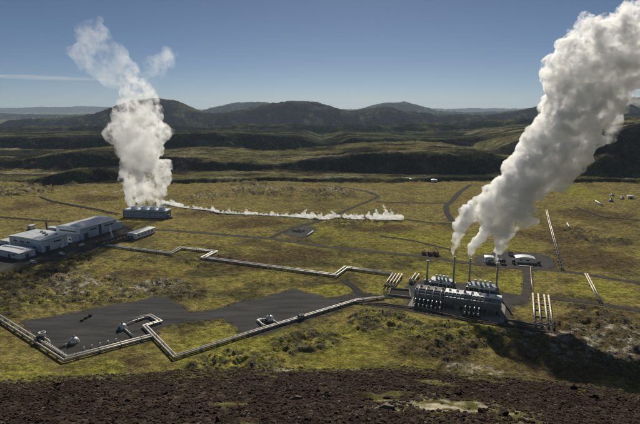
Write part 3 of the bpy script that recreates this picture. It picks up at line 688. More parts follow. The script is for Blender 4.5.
def valve_house(px, py, s, label, m):
    x, y = G(px, py); t = thing('valve_house', label, 'hut', (x, y, .2), R(35))
    b_ = MB(); b_.box(-s, s, -s * .8, s * .8, -.4, s * 1.4, .08); b_.build('body', M[m], t)
    b_ = MB(); b_.prism([(-s, s * 1.4), (0, s * 1.8), (s, s * 1.4)], -s * 1.15, s * 1.15); b_.build('roof', M[m], t)
    b_ = MB(); b_.box(-.4, .4, -s * .8 - .08, -s * .8, 0, s * 1.1); b_.build('door', M['steel'], t)
    b_ = MB(); b_.tube([(s * .4, 0, s * 1.6), (s * .4, 0, s * 2.4)], .2, 8); b_.build('vent', M[m], t)
valve_house(40.3, 340.8, 1.9, 'dark valve hut beside the open white silencer', 'dark')
valve_house(301, 318.4, 1.9, 'black valve hut on the pipeline at the right-hand pad', 'dark')

# ------------------------------------------------------------------ separator station
SR = R(-17.5)
sx0, sy0 = G(413.5, 303.5); sx1, sy1 = G(500, 316.5); SL = math.hypot(sx1 - sx0, sy1 - sy0)
SR = math.atan2(sy1 - sy0, sx1 - sx0); ca, sa = math.cos(SR), math.sin(SR)
def sep(x, y, z=0.0): return (sx0 + x * ca - y * sa, sy0 + x * sa + y * ca, z)
pf = MB(); pf.box(-3, SL + 3, -11, 26, -.8, .35); po = pf.build('separator_platform', M['conc']); po.location = sep(0, 0); po.rotation_euler = (0, 0, SR); tag(po, kind='structure')
pf = MB(); pf.box(SL * .36, SL * .60, -10, -0.6, .5, .62); po = pf.build('tan_apron', M['tan']); po.location = sep(0, 0); po.rotation_euler = (0, 0, SR); tag(po, kind='structure')
sh = thing('separator_hall', 'long dark blue separator hall with a quarter-round front and pale ribs', 'building', sep(0, 0, .5), SR)
HV, DV = 10.6, 9.0
arc = [(0.0 + DV * .62 * (1 - math.cos(a)) , 3.6 + (HV - 3.6) * math.sin(a)) for a in [R(q) for q in range(0, 91, 15)]]
parts3 = [(0, SL * .34), (SL * .34 + .8, SL * .66), (SL * .66 + .8, SL)]
for i, (a, c_) in enumerate(parts3):
    b_ = MB(); b_.prism([(0, 0)] + arc + [(DV + 4, HV), (DV + 4, 0)], a, c_); vo = b_.build('vault', M['vault'], sh)
    b_ = MB(); b_.prism([(arc[-1][0] - .6, HV + .02), (DV + 4.3, HV + .02), (DV + 4.3, HV + .35), (arc[-1][0] - .6, HV + .35)], a + .1, c_ - .1); b_.build('roof', (M['conc'], M['roof'], M['roof'])[i], vo)
    n = max(2, int((c_ - a) / 3.9))
    for k in range(n):
        xx = a + 1 + (c_ - a - 2) * (k + .5) / n
        b_ = MB(); b_.box(xx - 1.3, xx + 1.3, -.12, .05, .2, 3.2, .04); b_.build('bay_door', M['dark'], vo)
        b_ = MB(); b_.lathe([(.02, -.5), (1.2, -.45), (1.4, -.1), (1.4, .3)], 14, (xx, 0.35, 5.2), 'y'); b_.build('drum_end', M['vault'], vo)
for k, f_ in enumerate([.045, .135, .225, .315] + [.36 + .045 * q for q in range(15)]):
    pts = [(SL * f_, -.15, .0)] + [(SL * f_, p - .2, z + .15) for p, z in arc] + [(SL * f_, arc[-1][0] + 2.0, HV + .5)]
    b_ = MB(); b_.tube(pts, .34 if k < 4 else .24, 6, False); b_.build('rib', M['white'] if k < 4 else M['stack'], sh)
b_ = MB(); b_.box(-.3, 0, 0.2, DV + 4, 0, 3.4); b_.box(SL, SL + .3, 0.2, DV + 4, 0, 3.4); b_.build('end_plinth', M['conc'], sh)
b_ = MB(); b_.box(SL * .49, SL * .55, -2.5, -.2, 0, 4.4); b_.box(SL * .49 - .3, SL * .55 + .3, -2.8, -.2, 4.4, 4.7); b_.build('porch', M['vault'], sh)
for q, (yy, zz, a0, a1, rr) in enumerate([(-.45, 3.5, .36, 1.0, .3), (1.0, 8.3, .03, .34, .22), (1.1, 8.6, .36, 1.0, .26)]):
    b_ = MB(); b_.tube([(SL * a0, yy, .4), (SL * a0, yy, zz), (SL * a1, yy, zz), (SL * a1, yy, .4 if q == 0 else zz - .6)], rr, 8); b_.build('service_pipe', M['silver' if q else 'steel'], sh)
for q in range(11):
    xx = SL * (.06 + .087 * q); b_ = MB(); b_.box(xx - .9, xx + .9, 8.6, 10.6, HV + .2, HV + 1.3, .1); b_.lathe([(.7, HV + 1.3), (.7, HV + 1.7), (.55, HV + 1.7), (.5, HV + 1.5)], 12, (xx, 9.6, 0)); b_.build('roof_fan', M['white' if q % 3 else 'steel'], sh)
gp_ = MB()
for q in range(14): gp_.box(SL * q / 13.2 - .1, SL * q / 13.2 + .1, -.95, -.75, 0, 4.6)
gp_.box(0, SL, -1.0, -.7, 4.6, 4.8); gp_.box(0, SL, -1.0, -.9, 5.6, 5.75); tag(gp_.build('gantry', M['steel'], sh), kind='stuff')
# valve skids and steam drums in front
def make_skid():
    r = thing('steam_separator', '', 'separator vessel', (0, 0, 0), 0, 'separator vessels in front of the hall')
    b_ = MB(); b_.lathe([(.02, 0), (.9, .15), (1.15, .5), (1.15, 3.6), (.9, 4.0), (.02, 4.2)], 14, (0, 0, .5)); b_.build('vessel', M['dark'], r)
    b_ = MB(); b_.lathe([(.02, -2.2), (.7, -2.0), (.8, -1.6), (.8, 1.6), (.7, 2.0), (.02, 2.2)], 12, (0, -2.7, 1.6), 'y'); b_.build('drum', M['steel'], r)
    b_ = MB(); b_.tube([(0, 0, 4.5), (0, 0, 5.3), (0, -2.6, 5.3), (0, -2.6, 2.2)], .32, 8); b_.build('elbow_pipe', M['silver'], r)
    b_ = MB(); b_.tube([(0.9, -1.6, .4), (0.9, -1.6, 2.9), (0.9, -5.0, 2.9), (0.9, -5.0, .4)], .24, 8); b_.build('drain_pipe', M['dark'], r)
    b_ = MB(); b_.box(-.55, .55, -5.3, -4.5, 1.2, 2.5, .1); b_.lathe([(.5, 2.5), (.5, 2.65)], 12, (0, -4.9, .2)); b_.build('valve', M['white'], r)
    b_ = MB(); b_.box(-1.3, 1.3, -5.6, 1.2, -.3, .3); b_.build('skid_frame', M['rust'], r)
    for sx_ in (-1.1, 1.1): b_ = MB(); b_.tube([(sx_, -5.2, .3), (sx_, -5.2, 3.2), (sx_, .8, 3.2)], .12, 6); b_.build('frame_post', M['steel'], r)
    return r
proto = None
SK = [SL * (.035 + .05 * k) for k in range(7)] + [SL * (.62 + .05 * k) for k in range(4)]
for k, xx in enumerate(SK):
    d_ = make_skid() if proto is None else copy_tree(proto); proto = proto or d_
    d_.location = sep(xx, -3.2 - (1.2 if k > 6 else 0), .8); d_.rotation_euler = (0, 0, SR + random.uniform(-.03, .03))
    d_['label'] = ('dark separator vessel with a white valve, left row in front of the long hall' if k < 7 else 'dark separator vessel in the right row, under the middle of the long hall')
b_t = thing('pipe_header', 'low pipe header in front of the left row of separator vessels', 'pipe', sep(1, -9.3, .5), SR)
b_ = MB(); b_.tube([(0, 0, .8), (SL * .40, 0, .8), (SL * .41, 1.5, 1.8), (SL * .41, 6, 1.8)], .45, 10); b_.build('header', M['steel'], b_t)
for k in range(7): b_ = MB(); b_.tube([(1 + SL * .05 * k, 0, .8), (1 + SL * .05 * k, 1.4, .9)], .3, 8); b_.build('branch', M['silver'], b_t)
# condenser blocks and stacks
def block(px0, px1, py, label):
    x0, y0 = G(px0, py); x1, y1 = G(px1, py + (px1 - px0) * .155); L = math.hypot(x1 - x0, y1 - y0); an = math.atan2(y1 - y0, x1 - x0)
    t = thing('flash_block', label, 'plant unit', (x0, y0, .2), an)
    b_ = MB(); b_.box(0, L, 0, 9, -.5, 3.4, .1); b_.build('base', M['dark'], t)
    b_ = MB(); b_.box(.8, L - .8, .6, 8.4, 3.4, 6.4, .15); b_.build('casing', M['vault'], t)
    b_ = MB(); b_.box(-.2, L + .2, -.4, 9.2, 3.4, 3.65); b_.build('walkway', M['steel'], t)
    n = 4
    for k in range(n):
        xx = L * (.27 + .155 * k)
        b_ = MB(); b_.lathe([(1.0, 6.3), (1.0, 7.6), (1.35, 8.6), (1.35, 9.3), (.9, 9.7), (.02, 9.8)], 14, (xx, 4 + .5 * (k % 2), 0)); b_.build('flash_vent', M['white'], t)
    for k in range(2):
        b_ = MB(); b_.lathe([(.02, -L * .2), (.9, -L * .19), (1.1, -L * .16), (1.1, L * .16), (.9, L * .19), (.02, L * .2)], 14, (L * (.27 + .46 * k), .2, 5.0), 'x'); b_.build('drum', M['silver'], t)
    b_ = MB(); b_.tube([(0, -1, .5), (0, -1, 4.2), (L, -1, 4.2), (L, -1, .5)], .28, 8); b_.build('pipe_loop', M['silver'], t)
    for k in range(6):
        xx = L * (k + .5) / 6
        b_ = MB(); b_.tube([(xx, -.2, 0), (xx, -.6, 3), (xx, .5, 4.8)], .3, 8); b_.build('riser', M['steel' if k % 2 else 'silver'], t)
    return t
block(429, 452.5, 286.2, 'left dark plant block with white vents on top, behind the long hall')
block(466, 497.5, 291.0, 'right dark plant block with white vents on top, behind the long hall')
STK = []
for px, pb, pt, lab in [(426.8, 284.5, 260.2, 'leftmost grey exhaust stack, the one without steam'), (453, 287.5, 256.3, 'grey exhaust stack under the leftmost column of steam'),
                        (468.7, 287.5, 258.2, 'grey exhaust stack between two others, steam column bending right'), (495.8, 293.0, 262.5, 'rightmost grey exhaust stack, in front of the lorry yard')]:
    x, y = G(px, pb); lo, hi_ = 5, 45
    for _ in range(40):
        h = (lo + hi_) / 2; fw = y * math.cos(PITCH) + (EYE - h) * math.sin(PITCH); up = y * math.sin(PITCH) - (EYE - h) * math.cos(PITCH)
        if 212 - FOC * up / fw > pt: lo = h
        else: hi_ = h
    t = thing('exhaust_stack', lab, 'stack', (x, y, 0), SR); STK.append((x, y, h))
    b_ = MB(); b_.box(-2.0, 2.0, -2.0, 2.0, -.5, 4.5, .15); b_.build('base', M['steel'], t)
    b_ = MB(); b_.lathe([(1.4, 4.4), (.85, 6.2), (0.72, h - 1.0), (0.7, h - .3), (.6, h - .3), (.6, h - 3)], 16); b_.build('shaft', M['stack'], t)
    b_ = MB(); b_.lathe([(0.9, h - .7), (1.15, h - .6), (1.15, h), (.95, h), (.9, h - .4)], 16); b_.build('rim', M['silver'], t)
    b_ = MB()
    for k in range(3): b_.lathe([(0.9, 9 + k * (h - 12) / 2.5), (1.15, 9 + k * (h - 12) / 2.5), (1.15, 9.25 + k * (h - 12) / 2.5), (.9, 9.25 + k * (h - 12) / 2.5)], 14)
    b_.build('collar', M['steel'], t)
    b_ = MB(); b_.tube([(-.3, -1.35, 4.5), (-.3, -1.35, h - .5)], .06, 5); b_.tube([(.3, -1.35, 4.5), (.3, -1.35, h - .5)], .06, 5)
    for k in range(int(h / .9) - 5): b_.tube([(-.3, -1.35, 5 + k * .9), (.3, -1.35, 5 + k * .9)], .04, 4)
    b_.build('ladder', M['steel'], t)
vessel(410.5, 282.4, 3.4, 1.5, R(-17), 'small white tank at the upper left corner of the separator hall')
# grassed basin left of the hall
def curb(name, label, cat, pts, th, h, m):
    P = [Vector(G(*p)) for p in pts]; o = P[0]; t = MB()
    for i in range(len(P) - 1):
        a, c_ = P[i] - o, P[i+1] - o; tg = (c_ - a).normalized(); nn = Vector((-tg.y, tg.x)) * th / 2
        vs = [(q.x, q.y, z) for z in (-.6, h) for q in (a + nn, a - nn, c_ - nn, c_ + nn)]
        t.add(vs, [(0,1,2,3),(7,6,5,4),(0,4,5,1),(1,5,6,2),(2,6,7,3),(3,7,4,0)])
    ob = t.build(name, m); ob.location = (o.x, o.y, 0); return tag(ob, label, cat)
curb('retaining_wall', 'low concrete wall round the dark basin left of the separator hall', 'wall', [(391, 289), (409.3, 290.2), (410.5, 297.8), (388.5, 295.2), (391, 289)], .7, 1.3, M['conc'])
curb('retaining_wall', 'low pale kerb wall along the upper edge of the front road', 'wall', [(500, 318.5), (520, 322), (544, 326.5)], .6, .9, M['conc'])

# ------------------------------------------------------------------ lorry yard
hall('shed', 'long pale shed with a rounded roof and dark open ends in the lorry yard', (534.5, 263.6), R(-12), 17, 8, 4.2, 1.6, M['white'], ribs=False, doors=(('r', 2, 4, 3.4),), windows=(('f', -14, 2.2, 3, 1), ('f', -8, 2.2, 3, 1)))
hall('cabin', 'pale grey cabin between the stacks in front of the steam', (493.5, 263), R(-10), 8, 6, 5, .5, M['clad_dark'], ribs=False, doors=(('f', -5, 2, 2.6),), windows=(('f', -2.6, 2.2, 1.8, 1.2),))
vessel(502.5, 263.5, 6, 1.8, R(-10), 'dark drum tank right of the pale grey cabin', 'dark')
vessel(513.5, 263.2, 4, 1.4, R(40), 'dark drum at the left end of the long pale shed', 'dark')
vessel(538.5, 264.5, 4, 1.3, R(20), 'dark drum at the right end of the long pale shed', 'dark')
curb('concrete_barrier', 'white concrete barrier lying before the long pale shed', 'barrier', [(519, 266.2), (533, 267.2)], .8, 1.0, M['white'])
curb('steel_frame', 'thin pale steel frame beside the rightmost steam column', 'frame', [(508, 255), (513, 255.5)], .5, 4.5, M['steel'])
for k, (px, py, lab) in enumerate([(611, 201, 'leftmost of three small far wellhead domes on the heath at right'), (622, 199, 'small far wellhead dome nearest the pale hut at far right'), (612, 196, 'rearmost of three small far wellhead domes on the heath at right')]):
    t = well_dome(px, py, 3.0, 0, lab); t['group'] = 'far wellheads'
for k, (px, py) in enumerate([(424, 254), (430, 254.8), (436, 255)]):
    valve_house(px, py, 1.8 + .3 * k, ('dark hut beside the main road, left of three', 'dark hut beside the main road, middle of three', 'dark hut beside the main road, right of three')[k], 'rust')

# ------------------------------------------------------------------ rocks
def ico(sub):
    bm = bmesh.new(); bmesh.ops.create_icosphere(bm, subdivisions=sub, radius=1)
    v = np.array([q.co[:] for q in bm.verts], np.float32); bm.verts.index_update(); f = np.array([[q.index for q in k.verts] for k in bm.faces], np.int32); bm.free(); return v, f
def rock_shape(sub, seed):
    v, f = ico(sub); r = np.random.default_rng(seed)
    for _ in range(7):                                            # broken faces
        n = r.normal(size=3); n /= np.linalg.norm(n); d = v @ n; c_ = r.uniform(.45, .8); v = v - np.maximum(d - c_, 0)[:, None] * n[None, :]
    v = v * (1 + .16 * r.normal(size=(len(v), 1))); v *= np.array([1, r.uniform(.65, 1), r.uniform(.5, .8)]); return v.astype(np.float32), f
def hill_z(xs, ys):
    return ground(np.asarray(xs, float), np.asarray(ys, float))[0]
def scatter(name, n, rmin, rmax, az0, az1, smin, smax, shapes, m, power=2.2, keep=None, sink=.18):
    a = np.radians(RNG.uniform(az0, az1, n)); dd = RNG.uniform(rmin, rmax, n); xs, ys = dd * np.sin(a), dd * np.cos(a)
    if keep is not None: k = keep(xs, ys); xs, ys = xs[k], ys[k]
    zs = hill_z(xs, ys); n = len(xs); sz = smin + (smax - smin) * RNG.random(n) ** power
    Vs, Fs, off = [], [], 0; idx = RNG.integers(0, len(shapes), n)
    for i, (v, f) in enumerate(shapes):
        q = np.where(idx == i)[0]
        if not len(q): continue
        an = RNG.uniform(0, 6.283, len(q)); c_, s_ = np.cos(an), np.sin(an)
        vv = v[None] * sz[q][:, None, None]
        x = vv[..., 0] * c_[:, None] - vv[..., 1] * s_[:, None] + xs[q][:, None]; y = vv[..., 0] * s_[:, None] + vv[..., 1] * c_[:, None] + ys[q][:, None]
        z = vv[..., 2] + zs[q][:, None] + sz[q][:, None] * sink
        Vs.append(np.stack([x, y, z], -1).reshape(-1, 3)); Fs.append((f[None] + (np.arange(len(q)) * len(v))[:, None, None]).reshape(-1, 3) + off); off += len(q) * len(v)
    return link_mesh(name, big_mesh(name, np.vstack(Vs), np.vstack(Fs), m, smooth=False))
sh0 = [rock_shape(1, 100 + k) for k in range(6)]; sh1 = [rock_shape(2, 200 + k) for k in range(6)]
inside = lambda xs, ys: (np.hypot((xs - 12.3) / 5, (ys - 38.5) / 4) + fbm(xs, ys, 4, 4, 111.0) > 0.75 + RNG.normal(0, .15, len(xs))) & (fbm(xs, ys, 7, 4, 109.0) < .36 + RNG.normal(0, .06, len(xs))) & (fbm(xs, ys, 20, 5, 107.0, .6) * 26 + np.hypot(xs, ys) < 76 + RNG.normal(0, 7, len(xs)))
tag(scatter('gravel', 60000, 22, 88, -38, 38, .045, .34, sh0, M['rock'], 4.5, inside), kind='stuff')
tag(scatter('pale_gravel', 2200, 22, 84, -40, 40, .05, .2, sh0, M['rock_pale'], 2.5), kind='stuff')
hum = [(np.array(v * [1, 1, .55], np.float32), f) for v, f in [ico(2)] * 1]
tag(scatter('moss', 5000, 50, 90, -38, 38, .08, .32, hum, M['moss'], 2.0, lambda xs, ys: fbm(xs, ys, 20, 5, 107.0, .6) * 26 + np.hypot(xs, ys) > 70 + RNG.normal(0, 3, len(xs))), kind='stuff')
def on_lava(xs, ys):
    g_ = ground(xs, ys); return (g_[1] * g_[4] * (~g_[7]) * (g_[5] == 0)) > RNG.uniform(.1, 1.6, len(xs)) - .3 * fbm(xs, ys, 11, 3, 121.0)
tag(scatter('lava_rubble', 60000, 230, 560, -38, 38, .25, 1.15, sh0, mat('mossy_lava_block', (0.17, 0.15, 0.115), .95, .6, .3, .1), 2.0, on_lava, -.12), kind='stuff')
rme = []
for k, (v, f) in enumerate(sh1):
    rme.append(big_mesh('lava_rock', v, f, M['rock'], smooth=False))
pale_me = big_mesh('pale_rock', sh1[2][0], sh1[2][1], M['rock_pale'], smooth=False)
n = 150; a = np.radians(RNG.uniform(-33, 33, n)); dd = RNG.uniform(30, 70, n); xs, ys = dd * np.sin(a), dd * np.cos(a); zs = hill_z(xs, ys)
for i in range(n):
    s_ = .2 + .4 * RNG.random() ** 4; o = link_mesh('lava_rock', rme[i % 6], None, (xs[i], ys[i], zs[i] + s_ * .2)); o.scale = (s_, s_, s_); o.rotation_euler = (0, 0, RNG.uniform(0, 6))
    tag(o, 'dark brown lava rock lying on the cinder slope of the near hill', 'rock', 'lava rocks on the near slope')
def near_spot(px, py):
    d_ = ray(px, py); lo, hi_ = 20.0, 100.0
    for yy in np.arange(20, 100, .25):
        x, y, z = d_[0] / d_[1] * yy, yy, EYE + d_[2] / d_[1] * yy
        if hill_z([x], [y])[0] > z: return x, y, z
    return x, y, z
for px, py, s_, m_, lab in [(385, 409, .62, pale_me, 'flat pale grey rock on the dark near slope, right of centre'), (389, 399, .42, rme[1], 'upright dark rock just above the flat pale one'),
                            (296, 399, .4, pale_me, 'small pale rock on the near slope, left of the flat one')]:
    x, y, z = near_spot(px, py); o = link_mesh('boulder', m_, None, (x, y, z + .1)); o.scale = (s_ * 1.4, s_, s_ * .8); tag(o, lab, 'rock')
# rubble heap by the branch road, dark boulders on the left pad
rub = thing('rubble_heap', 'pale heap of rubble on its own pad beside the branch road', 'rubble', (*G(299, 231), 0))
hp = MB()
for k in range(70):
    v, f = sh0[k % 6]; s_ = random.uniform(.6, 1.7); a_ = random.uniform(0, 6.28); q = random.random() ** .6
    hp.add([(p[0]*s_ + math.cos(a_)*q*9, p[1]*s_ + math.sin(a_)*q*7, p[2]*s_ + (1-q)*2.2 + .3) for p in v], [tuple(t_) for t_ in f])
ro_ = hp.build('rubble', M['rock_pale'], rub); tag(ro_, kind='stuff')
for k, (px, py, s_) in enumerate([(86, 318.5, 1.9), (90.5, 316, 1.6), (82, 321, 1.2)]):
    x, y = G(px, py); o = link_mesh('boulder', rme[k], None, (x, y, .5)); o.scale = (s_, s_, s_); tag(o, ('dark boulder on the upper left of the left pad, middle of three', 'dark boulder on the left pad, farthest of three', 'dark boulder on the left pad, smallest of three')[k], 'rock')

# ------------------------------------------------------------------ steam: billows gathered into one closed skin, filled with droplets
def surface_nets(Fd, o, h):
    S = Fd < 0; nx, ny, nz = Fd.shape
    cs = np.zeros((nx-1, ny-1, nz-1), np.int8)
    for dx in (0, 1):
        for dy in (0, 1):
            for dz in (0, 1): cs += S[dx:nx-1+dx, dy:ny-1+dy, dz:nz-1+dz]
    act = (cs > 0) & (cs < 8); I = np.full(act.shape, -1, np.int64); ix = np.argwhere(act); I[act] = np.arange(len(ix))
    acc = np.zeros((len(ix), 3)); cnt = np.zeros(len(ix)); x, y, z = ix.T
    C = [(a, b_, c_) for a in (0, 1) for b_ in (0, 1) for c_ in (0, 1)]
    for p in C:
        for ax_ in range(3):
            if p[ax_]: continue
            q = list(p); q[ax_] = 1
            f0 = Fd[x+p[0], y+p[1], z+p[2]]; f1 = Fd[x+q[0], y+q[1], z+q[2]]; cr = (f0 < 0) != (f1 < 0)
            t_ = np.where(cr, f0 / (f0 - f1 + 1e-12), 0); pt = np.tile(np.array(p, float), (len(ix), 1)); pt[:, ax_] += t_
            acc += pt * cr[:, None]; cnt += cr
    V = (ix + acc / np.maximum(cnt, 1)[:, None]) * h + np.array(o); Fs = []
    for ax_ in range(3):
        sl0 = [slice(1, -1)] * 3; sl1 = [slice(1, -1)] * 3
        sl0[ax_] = slice(0, -1); sl1[ax_] = slice(1, None)
        a, b_ = S[tuple(sl0)], S[tuple(sl1)]; e = np.argwhere(a != b_)
        if not len(e): continue
        fl = a[tuple(e.T)]; off = np.ones(3, int); off[ax_] = 0; g = e + off
        u, v = [k for k in range(3) if k != ax_]
        def at(du, dv):
            q = g.copy(); q[:, u] -= du; q[:, v] -= dv; return I[tuple(q.T)]
        quad = np.stack([at(1, 1), at(0, 1), at(0, 0), at(1, 0)], -1)
        if ax_ == 1: fl = ~fl
        quad[~fl] = quad[~fl][:, ::-1]; Fs.append(quad)
    return V, np.vstack(Fs)
def billow(puffs, h, seed, kids=10, kk=(.30, .55), amp=.10, third=0, smooth=.9):
    r = np.random.default_rng(seed); P = []
    for x, y, z, rr in puffs:
        P.append((x, y, z, rr))
        for _ in range(kids):
            n = r.normal(size=3); n /= np.linalg.norm(n); q = rr * r.uniform(*kk); c_ = np.array([x, y, z]) + n * rr * r.uniform(.72, 1.0); P.append((*c_, q))
            for _ in range(third):
                m_ = r.normal(size=3); m_ /= np.linalg.norm(m_); P.append((*(c_ + m_ * q * .9), q * r.uniform(.3, .5)))
    P = np.array(P); P = P[P[:, 3] > h * .7]
    lo = (P[:, :3] - P[:, 3:]).min(0) - 4 * h; hi_ = (P[:, :3] + P[:, 3:]).max(0) + 4 * h; N = np.ceil((hi_ - lo) / h).astype(int) + 1
    Fd = np.full(N, 1e3, np.float32); gx, gy, gz = [lo[k] + np.arange(N[k]) * h for k in range(3)]
    for x, y, z, rr in P[np.argsort(-P[:, 3])]:
        R_ = rr + 3 * h
        i0, i1 = np.searchsorted(gx, (x - R_, x + R_)); j0, j1 = np.searchsorted(gy, (y - R_, y + R_)); k0, k1 = np.searchsorted(gz, (z - R_, z + R_))
        d_ = np.sqrt((gx[i0:i1, None, None] - x) ** 2 + (gy[None, j0:j1, None] - y) ** 2 + (gz[None, None, k0:k1] - z) ** 2) - rr
        s_ = Fd[i0:i1, j0:j1, k0:k1]; kq = max(.3 * h, smooth * min(rr * .12, h)); e = np.maximum(kq - np.abs(s_ - d_), 0) / kq
        Fd[i0:i1, j0:j1, k0:k1] = np.minimum(s_, d_) - e * e * kq * .25
    q = np.argwhere(np.abs(Fd) < 14 * h)
    wx, wy, wz = [lo[k] + q[:, k] * h for k in range(3)]
    nz_ = 0
    for s_, a_ in ((14 * h, 1.0), (7 * h, .55), (3.4 * h, .32)):
        nz_ = nz_ + a_ * np.abs(vnoise(wx / s_ + seed, wy / s_, wz / s_)) 
    Fd[tuple(q.T)] += ((nz_ - .45) * amp * 14 * h * .5).astype(np.float32)
    return surface_nets(Fd, lo, h)
def steam_mat(name, dens, nscale, lo, hi_, fade=None, skin=.10, aniso=.55, shear=None):
    """droplets fill the volume; a faint bright skin of the finest droplets scatters at its boundary"""
    m = bpy.data.materials.new(name); m.use_nodes = True; t = m.node_tree; t.nodes.remove(t.nodes['Principled BSDF']); out = t.nodes['Material Output']
    pv = t.nodes.new('ShaderNodeVolumePrincipled'); pv.inputs['Color'].default_value = (.985, .985, .985, 1); pv.inputs['Anisotropy'].default_value = aniso
    tc = t.nodes.new('ShaderNodeTexCoord'); n = t.nodes.new('ShaderNodeTexNoise'); n.inputs['Scale'].default_value = nscale; n.inputs['Detail'].default_value = 7; n.inputs['Roughness'].default_value = .70
    t.links.new(tc.outputs['Object'], n.inputs['Vector'])
    mr = t.nodes.new('ShaderNodeMapRange'); mr.inputs[1].default_value = lo; mr.inputs[2].default_value = hi_; mr.inputs[3].default_value = 0.0; mr.inputs[4].default_value = dens
    src = n.outputs['Fac']
    if shear:                                                     # steam thins into shreds with height
        sx = t.nodes.new('ShaderNodeSeparateXYZ'); t.links.new(tc.outputs['Object'], sx.inputs[0])
        fr = t.nodes.new('ShaderNodeMapRange'); fr.inputs[1].default_value = shear[0]; fr.inputs[2].default_value = shear[1]; fr.inputs[3].default_value = 0; fr.inputs[4].default_value = shear[2]
        t.links.new(sx.outputs['Z'], fr.inputs[0]); sb = t.nodes.new('ShaderNodeMath'); sb.operation = 'SUBTRACT'; t.links.new(src, sb.inputs[0]); t.links.new(fr.outputs[0], sb.inputs[1]); src = sb.outputs[0]
    t.links.new(src, mr.inputs[0]); last = mr.outputs[0]
    if fade:
        sx = t.nodes.new('ShaderNodeSeparateXYZ'); t.links.new(tc.outputs['Object'], sx.inputs[0])
        fr = t.nodes.new('ShaderNodeMapRange'); fr.interpolation_type = 'SMOOTHSTEP'
        fr.inputs[1].default_value = fade[0]; fr.inputs[2].default_value = fade[1]; fr.inputs[3].default_value = 1; fr.inputs[4].default_value = fade[2]
        t.links.new(sx.outputs['Z'], fr.inputs[0]); mm = t.nodes.new('ShaderNodeMath'); mm.operation = 'MULTIPLY'; t.links.new(last, mm.inputs[0]); t.links.new(fr.outputs[0], mm.inputs[1]); last = mm.outputs[0]
    t.links.new(last, pv.inputs['Density']); t.links.new(pv.outputs[0], out.inputs['Volume'])
    tr = t.nodes.new('ShaderNodeBsdfTransparent'); tl = t.nodes.new('ShaderNodeBsdfTranslucent'); tl.inputs['Color'].default_value = (.9, .9, .9, 1)
    mx = t.nodes.new('ShaderNodeMixShader'); mx.inputs[0].default_value = skin
    t.links.new(tr.outputs[0], mx.inputs[1]); t.links.new(tl.outputs[0], mx.inputs[2]); t.links.new(mx.outputs[0], out.inputs['Surface'])
    return m
def spine_puffs(sp, n, rng, jit=.35, rs=(.45, .8), k_=1.0):
    """sp: (px, py, radius in px, depth); puffs strewn along it"""
    W = []
    for px, py, rp, dep in sp:
        x, y, z = at_depth(px, py, dep); sc = math.hypot(dep, EYE - z) / FOC * (math.hypot(px - 320, FOC) / FOC); W.append((x, y, z, rp * dep / FOC * 1.02 * k_))
    W = np.array(W); L = np.concatenate([[0], np.cumsum(np.linalg.norm(np.diff(W[:, :3], axis=0), axis=1) / np.maximum(W[:-1, 3], .5))]); out = []
    for k in range(n):
        s_ = L[-1] * (k + rng.uniform(0, 1)) / n; q = [np.interp(s_, L, W[:, c_]) for c_ in range(4)]
        rr = q[3] * rng.uniform(*rs); m_ = max(q[3] - rr, 0) * (1 + jit * rng.uniform(-1, .6)); a_ = rng.normal(size=3); a_ /= np.linalg.norm(a_)
        out.append((q[0] + a_[0] * m_, q[1] + a_[1] * m_ * .8, q[2] + a_[2] * m_ * .6, rr))
    return out
def plume(name, label, puffs, h, seed, m, **k):
    V, F_ = billow(puffs, h, seed, **k); c_ = V.mean(0); c_[2] = 0
    o = link_mesh(name, big_mesh(name, V - c_, F_, m), None, tuple(c_)); tag(o, label, 'steam'); return o
rg = np.random.default_rng(5)
x2, y2, z2 = STK[1]; x3, y3, z3 = STK[2]; x4, y4, z4 = STK[3]
pf_ = []
pf_ += spine_puffs([(453.3, 256.5, 1.8, y2), (453.5, 251, 3.2, y2), (455, 243, 4.5, y2), (457, 234, 6.5, y2), (463, 224, 9, y2), (468, 212, 12, y2 + 3), (475, 200, 10, y2 + 5)], 42, rg)
pf_ += spine_puffs([(468.9, 258.5, 1.8, y3), (470, 253, 3.4, y3), (473, 245, 5, y3), (480, 237, 6.5, y3), (488, 226, 10, y3), (497, 214, 15, y3 + 5)], 34, rg)
pf_ += spine_puffs([(496.3, 262.8, 1.9, y4), (498, 256, 4, y4), (501, 247, 7, y4), (505, 236, 11, y4 + 3), (512, 222, 16, y4 + 8), (520, 208, 20, y4 + 12)], 36, rg)
pf_ += spine_puffs([(470, 214, 14, 402), (488, 208, 18, 405), (506, 198, 24, 408), (524, 184, 30, 410), (541, 165, 36, 412), (558, 143, 40, 412), (572, 120, 41, 412), (582, 98, 45, 412), (590, 76, 54, 412), (604, 58, 50, 412), (625, 46, 44, 412), (654, 38, 48, 412), (690, 22, 58, 412), (730, 6, 50, 412)], 170, rg, k_=.80)
HS = 1.15
plume('steam_plume', 'huge white steam plume rising from three stacks and leaning right across the sky', pf_, HS, 3, steam_mat('stack_steam', .66, .085, .43, .60, None, .015, .46, (60, 240, .085)), kids=13, third=5, amp=.27)
pl_ = []
for (fx, fy), (px, lean) in zip(FANS, ((131, -4), (141.2, -1), (150.6, 2), (160, 4))):
    pl_ += spine_puffs([(px, 206, 3.6, fy), (px + .1 * lean, 200, 5.2, fy), (px + .4 * lean, 188, 6.6, fy), (px + lean, 174, 8.6, fy), (px + 1.4 * lean, 162, 10, fy)], 30, rg, rs=(.5, .85))
pl_ += spine_puffs([(144, 162, 17, 690), (141, 152, 24, 690), (139, 142, 30, 690), (138, 130, 31, 690), (138, 114, 26, 690), (137, 100, 21, 690), (134, 88, 18, 690), (130, 75, 14, 690), (128, 66, 10, 690)], 100, rg, k_=.84)
